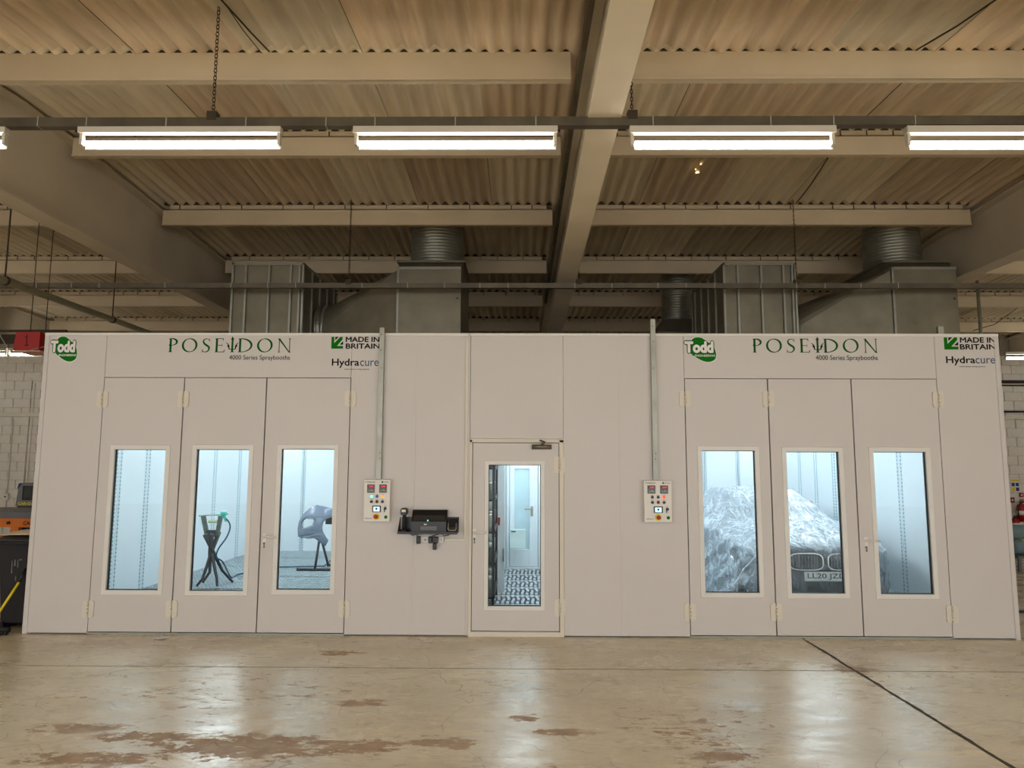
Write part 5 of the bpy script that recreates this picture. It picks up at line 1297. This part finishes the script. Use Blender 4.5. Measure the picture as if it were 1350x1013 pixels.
# pale boxes and clutter under the bench
for i, (px, py0, py1, w_, m, lab, Y) in enumerate(((-3, 695, 712, 10, M_galv, 'pale metal box on the low shelf under the orange bench', 12.0), (16, 690, 709, 5, M_white, 'white canister standing beyond the orange bench', 12.2), (5, 742, 752, 14, M_card, 'cardboard box on the floor beyond the orange bench', 11.9), (12, 720, 742, 8, M_grey, 'grey machine part beyond the wheelie bin', 12.3))):
    p0 = at(px - w_ / 2, py1, Y); p1 = at(px + w_ / 2, py0, Y); b = MB(); z0 = max(0, p0.z)
    if i in (2, 3): z0 = 0
    if i == 3: b.lathe([(.1, 0), (.12, .1), (.07, .2), (.09, p1.z * .6), (.05, p1.z)], (p0.x + .06, Y + .1, 0), 12)
    elif i == 1: b.lathe([(.045, 0), (.045, p1.z - .06), (.02, p1.z - .02), (.02, p1.z)], ((p0.x + p1.x) / 2, Y + .1, 0), 12)
    elif i == 0:
        z0 = .662; b.box(p0.x, p1.x + .1, 11.0, 11.1, z0, z0 + .2)
        b.box(p0.x - .01, p1.x + .11, 10.99, 11.11, z0 + .2, z0 + .22)
    else: b.box(p0.x, p1.x, Y, Y + .3, 0, p1.z); b.box(p0.x - .05, p0.x, Y, Y + .3, p1.z - .02, p1.z); b.box(p1.x, p1.x + .05, Y, Y + .3, p1.z - .02, p1.z)
    tag(b.build(('metal_box', 'canister', 'cardboard_box', 'machine_part')[i], m, None, .004), lab, ('box', 'canister', 'box', 'machine part')[i])

# red numbered lamp box at the booth corner
YR = 8.9
a = at(16.5, 461.5, YR); c = at(53, 437.8, YR); t = thing('numbered_sign_box', 'red box sign with a black 1 hanging beside the left booth corner', 'sign', ((a.x + c.x) / 2, YR, a.z))
e = at(60, 462, YR)
b = MB(); b.prism([(a.x, a.z), (at(51, 461, YR).x, a.z), (c.x, c.z), (a.x + .03, c.z)], YR, YR + .42); b.build('box', M_red, t, .004)
b = MB(); b.box(a.x + .01, c.x, YR + .02, YR + .4, a.z - .02, a.z - .001); b.build('underside', mat('pink_plastic', srgb(226, 170, 150), .5, var=.1), t)
nm_ = G2(); nm_.poly([(.44, 0), (.6, 0), (.6, 1), (.47, 1)]); nm_.poly([(.47, 1), (.44, .86), (.1, .62), (.1, .72)]); nm_.poly([(.1, 0), (.95, 0), (.95, .08), (.1, .08)])
flat('numeral', nm_.geo(), (at(31.5, 456, YR).x, at(34, 456, YR).z, at(38, 456, YR).x, at(34, 442, YR).z), YR - .0005, M_vblack, t, (0, 0, 1, 1))
b = MB(); b.tube(smooth([Vector((at(1, 430, YR).x, YR - .05, at(1, 405, YR).z)), Vector((at(2, 436, YR).x, YR - .05, at(2, 436, YR).z)), Vector((at(9, 452, YR).x, YR - .05, at(9, 452, YR).z)), Vector((at(18, 462, YR).x, YR - .05, at(18, 463, YR).z)), Vector((at(32, 465, YR).x, YR - .05, at(32, 465.5, YR).z)), Vector((at(47, 461, YR).x, YR - .03, at(47, 461, YR).z)), Vector((at(55, 454, YR).x, YR + .1, at(55, 455, YR).z))]), .006, 6); b.build('cable', M_clip, t)
b = MB(); b.tube([((a.x + c.x) / 2 - .1, YR + .2, c.z), ((a.x + c.x) / 2 - .1, YR + .2, roofz(YR) - .05)], .006, 6); b.tube([((a.x + c.x) / 2 + .1, YR + .2, c.z), ((a.x + c.x) / 2 + .1, YR + .2, roofz(YR) - .05)], .006, 6); b.build('hanging_rod', M_bolt, t)
b = MB(); z_ = at(30, 436.5, 9.4).z; b.box(-11, at(88, 436, 9.4).x, 9.38, 9.42, z_ - .015, z_ + .015); tag(b.build('suspended_rail', M_bolt), 'thin black rail level with the top of the red sign box', 'rail')
# steel lattice / dark crane beam behind the sign
b = MB(); b.box(-13, at(66, 450, 13).x, 13, 13.15, at(10, 466 - 14, 13).z, at(10, 441, 13).z); tag(b.build('crane_beam', M_bolt), 'dark steel beam seen left of the red sign box', 'beam')
# sloping service pipe with hanger
t = thing('service_pipe', 'grey-green service pipe running back above the left booth corner', 'pipe', (-6.3, 8, 3.9))
P0, P1 = Vector((-5.95, 2.0, 3.82)), Vector((-6.45, 12.6, 4.06))
A = at(0, 368, 8.0); Bp = at(199, 440, 13.2); dd = (Bp - A); P0 = A - dd * .6
b = MB(); b.tube([P0, A, Bp, Bp + dd * .3], .047, 12); b.build('pipe', mat('pipe_greygreen', srgb(150, 142, 112), .5), t)
u = .6; q = A + dd * u
for u in (.02, .64): q = A + dd * u; b = MB(); b.tube([q + Vector((0, 0, .04)), Vector((q.x, q.y, roofz(q.y)))], .01, 6); b.tube([q - Vector((0, .02, 0)), q + Vector((0, .02, 0))], .058, 12); b.build('pipe_hanger', M_bolt, t)
# wall services left
t = thing('wall_conduit', 'white conduit with a switch box on the block wall above the orange bench', 'conduit', (at(12, 655, YW).x, YW, at(12, 655, YW).z))
xc = at(14, 560, YW).x; xb_ = at(10, 650, YW).x; YQ = YW - .03
b = MB(); b.tube([(xb_, YQ, at(10, 675, YQ).z), (xb_, YQ, at(12, 600, YQ).z), (xb_, YQ, at(14, 552, YQ).z)], .017, 8); b.build('pipe', M_white, t)
b = MB(); z_ = at(10, 655.5, YQ).z; b.box(xb_ - .06, xb_ + .07, YQ - .06, YQ + .02, z_ - .09, z_ + .09); bx_ = b.build('switch_box', M_white, t, .01)
b = MB(); b.disc(xb_ + .01, z_ + .01, .02, YQ - .07, YQ - .06, 8); b.build('switch', M_black, bx_)
t = thing('wall_conduit', 'thin white conduit on the block wall above the measuring cabinet', 'conduit', (at(35, 600, YW).x, YW, at(35, 600, YW).z))
xx = at(34, 600, YQ).x; b = MB(); b.tube([(xx, YQ, at(34, 640, YQ).z), (xx, YQ, at(37, 500, YQ).z), (at(40, 499, YQ).x, YQ, at(40, 499, YQ).z)], .012, 8); b.tube([(xx + .09, YQ, at(34, 640, YQ).z), (xx + .09, YQ, at(37, 505, YQ).z)], .01, 8); b.build('pipe', M_white, t)
b = MB(); z_ = at(20, 547, YW).z; b.box(-16, -10.3, YW - .09, YW - .012, z_ - .05, z_ + .05); tag(b.build('dado_trunking', M_hinge, None, .004), 'cream horizontal trunking across the block wall left of the booth', 'trunking')

# ------------------------------------------------------------------ right side of the hall
for i, (py, h_, m, lab) in enumerate(((473, .05, M_batten, 'slim pale rail near the top of the right block wall'), (504, .06, M_bolt, 'dark pipe across the right block wall'), (551, .09, M_hinge, 'cream trunking across the right block wall'))):
    z_ = at(1340, py, YW).z; b = MB()
    if i == 1: b.tube([(10, YW - .07, z_), (16, YW - .07, z_)], .04, 8); b.tube([(10, YW - .06, z_ - .09), (16, YW - .06, z_ - .09)], .02, 8)
    else: b.box(10, 16, YW - .1, YW - .012, z_ - h_ / 2, z_ + h_ / 2)
    tag(b.build(('wall_rail', 'wall_pipe', 'dado_trunking')[i], m), lab, ('rail', 'pipe', 'trunking')[i])
zq = at(1335, 548, YW).z; b = MB(); b.tube([(10, YW - .07, zq + .09), (16, YW - .07, zq + .09)], .022, 8); tag(b.build('wall_pipe', M_black), 'black pipe lying along the top of the cream wall trunking', 'pipe')
def extinguisher(px, ytop, ybot, Y, lab, r):
    p = at(px, ybot, Y); q = at(px, ytop, Y); h_ = q.z - p.z
    t = thing('fire_extinguisher', lab, 'fire extinguisher', (p.x, Y, p.z), 'fire extinguishers on the right wall')
    b = MB(); b.lathe([(r, 0), (r, h_ * .68), (r * .8, h_ * .77), (r * .3, h_ * .82), (r * .3, h_ * .86)], (p.x, Y, p.z), 18); b.build('cylinder', M_red, t)
    b = MB(); b.box(p.x - r * .25, p.x + r * .8, Y - .02, Y + .02, p.z + h_ * .86, p.z + h_ * .93); b.box(p.x - r * .2, p.x + r * 1.1, Y - .02, Y + .02, p.z + h_ * .96, p.z + h_); b.build('valve', M_black, t)
    b = MB(); b.tube([(p.x - r * .3, Y - .03, p.z + h_ * .88), (p.x - r * 1.1, Y - .04, p.z + h_ * .7), (p.x - r * 1.1, Y - .04, p.z + h_ * .3)], .014, 6); b.build('hose', M_black, t)
    b = MB(); b.lathe([(r * 1.01, h_ * .3), (r * 1.01, h_ * .5)], (p.x, Y, p.z), 18); b.build('label_band', M_vwhite, t)
    b = MB(); b.box(p.x - .03, p.x + .03, Y + r * .8, YW - .001, p.z + h_ * .5, p.z + h_ * .56); b.build('bracket', M_black, t)
extinguisher(1339, 680, 699, YW - .16, 'red fire extinguisher low on the right block wall beside the booth corner', .1)
extinguisher(1348, 659, 688, YW - .16, 'red fire extinguisher higher at the right photo edge', .1)
r = prect(1333, 632, 1343.5, 649, YW - .013); b = MB(); b.box(r[0], r[2], YW - .02, YW - .01, r[1], r[3]); t = b.build('safety_notice', M_vwhite, None, .002); tag(t, 'white safety notice with yellow and blue pictograms on the right block wall', 'sign')
w_, h_ = r[2] - r[0], r[3] - r[1]
for (u0, v0, u1, v1, m) in ((.05, .82, .95, .97, M_yellow), (.1, .45, .45, .72, M_blue), (.55, .45, .9, .72, M_blue), (.1, .08, .45, .35, M_yellow), (.55, .08, .9, .35, M_blue)):
    b = MB(); b.box(r[0] + u0 * w_, r[0] + u1 * w_, YW - .022, YW - .02, r[1] + v0 * h_, r[1] + v1 * h_); b.build('pictogram', m, t)
for (x0_, y0_, x1_, y1_, lab) in ((1343, 650, 1348, 655.5, 'small red fire point sign at the right photo edge'), (1331, 656, 1336, 663, 'small dark red break glass call point beside the booth corner')):
    r = prect(x0_, y0_, x1_, y1_, YW); b = MB(); b.box(r[0], r[2], YW - .04, YW - .01, r[1], r[3]); o = b.build('call_point', M_red if x0_ > 1340 else M_dred, None, .003); tag(o, lab, 'sign')
    c = MB(); w_, h_ = r[2] - r[0], r[3] - r[1]; c.box(r[0] + w_ * .3, r[2] - w_ * .3, YW - .042, YW - .04, r[1] + h_ * .3, r[3] - h_ * .3); c.build('symbol', M_vwhite, o)
# rolled grey-blue covers on a low rack
YRl = 12.6
t = thing('low_rack', 'low steel rack carrying rolled covers right of the right booth', 'rack', (at(1348, 735, YRl).x + .4, YRl, 0))
xr0 = at(1334, 730, YRl).x
zr = at(1340, 731, YRl).z
b = MB(); b.box(xr0 - .1, xr0 + 1.6, YRl - .3, YRl + .6, zr - .04, zr); b.build('shelf', M_grey, t, .004)
for x in (xr0 - .08, xr0 + 1.54):
    for y in (YRl - .28, YRl + .55): b = MB(); b.box(x, x + .04, y, y + .04, 0, zr - .04); b.build('leg', M_grey, t)
M_roll = mat('roll_greyblue', srgb(120, 142, 146), .8, var=.15, scale=8)
for i, (dx_, dz_, y_, lab) in enumerate(((0, .13, 0, 'front grey-blue rolled cover on the low rack'), (.0, .13, .3, 'rear grey-blue rolled cover on the low rack'), (.05, .36, .15, 'upper grey-blue rolled cover resting on the other two'))):
    t = thing('rolled_cover', lab, 'rolled cover', (xr0 + .7, YRl + y_, zr + dz_), 'rolled covers on the low rack')
    b = MB(); r_ = .13; b.tube([(xr0 + dx_, YRl + y_, zr + dz_), (xr0 + .05 + dx_, YRl + y_, zr + dz_), (xr0 + 1.4, YRl + y_, zr + dz_)], [r_ * .85, r_, r_], 16); b.build('roll', M_roll, t)
    if i == 0: b = MB(); b.tube([(xr0 + .16, YRl + y_, zr + dz_), (xr0 + .26, YRl + y_, zr + dz_)], .135, 16); b.build('hi_vis_strap', mat('hi_vis', srgb(210, 224, 60), .6), t)
# cable lying on the floor at the right
b = MB(); b.tube([Vector((5.4, 9.4, .012)), Vector((5.9, 9.0, .012)), Vector((6.6, 8.95, .012)), Vector((8, 8.9, .012))], .02, 6)
tag(b.build('floor_cable', M_black), 'black cable lying on the floor beyond the right booth corner', 'cable')
b = MB(); P = [at(1320, 1008, 4.5)]; 
b.tube(smooth([Vector((2.95, 4.42, .008)), Vector((3.1, 4.47, .008)), Vector((3.4, 4.50, .008)), Vector((4.2, 4.45, .008))]), .007, 6)
tag(b.build('floor_cable', M_black), 'thin black cable crossing the floor joint at the bottom right', 'cable')
# scrap of paper on the floor by the left doors
p = at(218, 846, 7.4); b = MB(); b.add([(-3.75, 7.42, .004), (-3.64, 7.4, .012), (-3.6, 7.5, .004), (-3.7, 7.53, .01)], [(0, 1, 2, 3)]); o = b.build('paper_scrap', M_vwhite); md = o.modifiers.new('s', 'SOLIDIFY'); md.thickness = .002
tag(o, 'small white paper scrap on the floor in front of the left booth doors', 'paper')
# right bay: service pole and sagging cable
b = MB(); x_ = at(1291, 410, 13).x; b.tube([(x_, 13, 3.25), (x_, 13, roofz(13))], .03, 8); tag(b.build('drop_pipe', M_galv), 'slim vertical drop pipe behind the right booth extract duct', 'pipe')
b = MB(); A = at(1283, 436, 14); b.tube([A, at(1311, 428, 14), at(1350, 400, 14)], .008, 5); tag(b.build('overhead_cable', M_chain), 'thin cable sagging across the right bay ceiling', 'cable')

def roof_hit(px, py, low=.03):
    d = at(px, py, 1) - CAM; Y = 6.0
    for _ in range(20): Y = (roofz(Y) - low - CAM.z) / d.z * d.y
    return CAM + d * (Y / d.y)
for i, (P, lab) in enumerate((([(1335, -18), (1312, 0), (1262, 34), (1208, 66)], 'black cord stretched under the roof sheets at the top right'),
                              ([(1093, 206), (1070, 242), (1050, 268)], 'black cord under the roof sheets running down to the right chain of the rear trunking'),
                              ([(285, -6), (292, 0), (330, 42), (355, 68)], 'black cord under the roof sheets right of the left hanging chain'),
                              ([(296, 4), (322, 42), (345, 70)], 'thinner cord beside the black cord right of the left hanging chain'))):
    b = MB(); b.tube([roof_hit(*q) for q in P], .004 if i == 3 else .008, 5); tag(b.build('ceiling_cord', M_bolt), lab, 'cord')
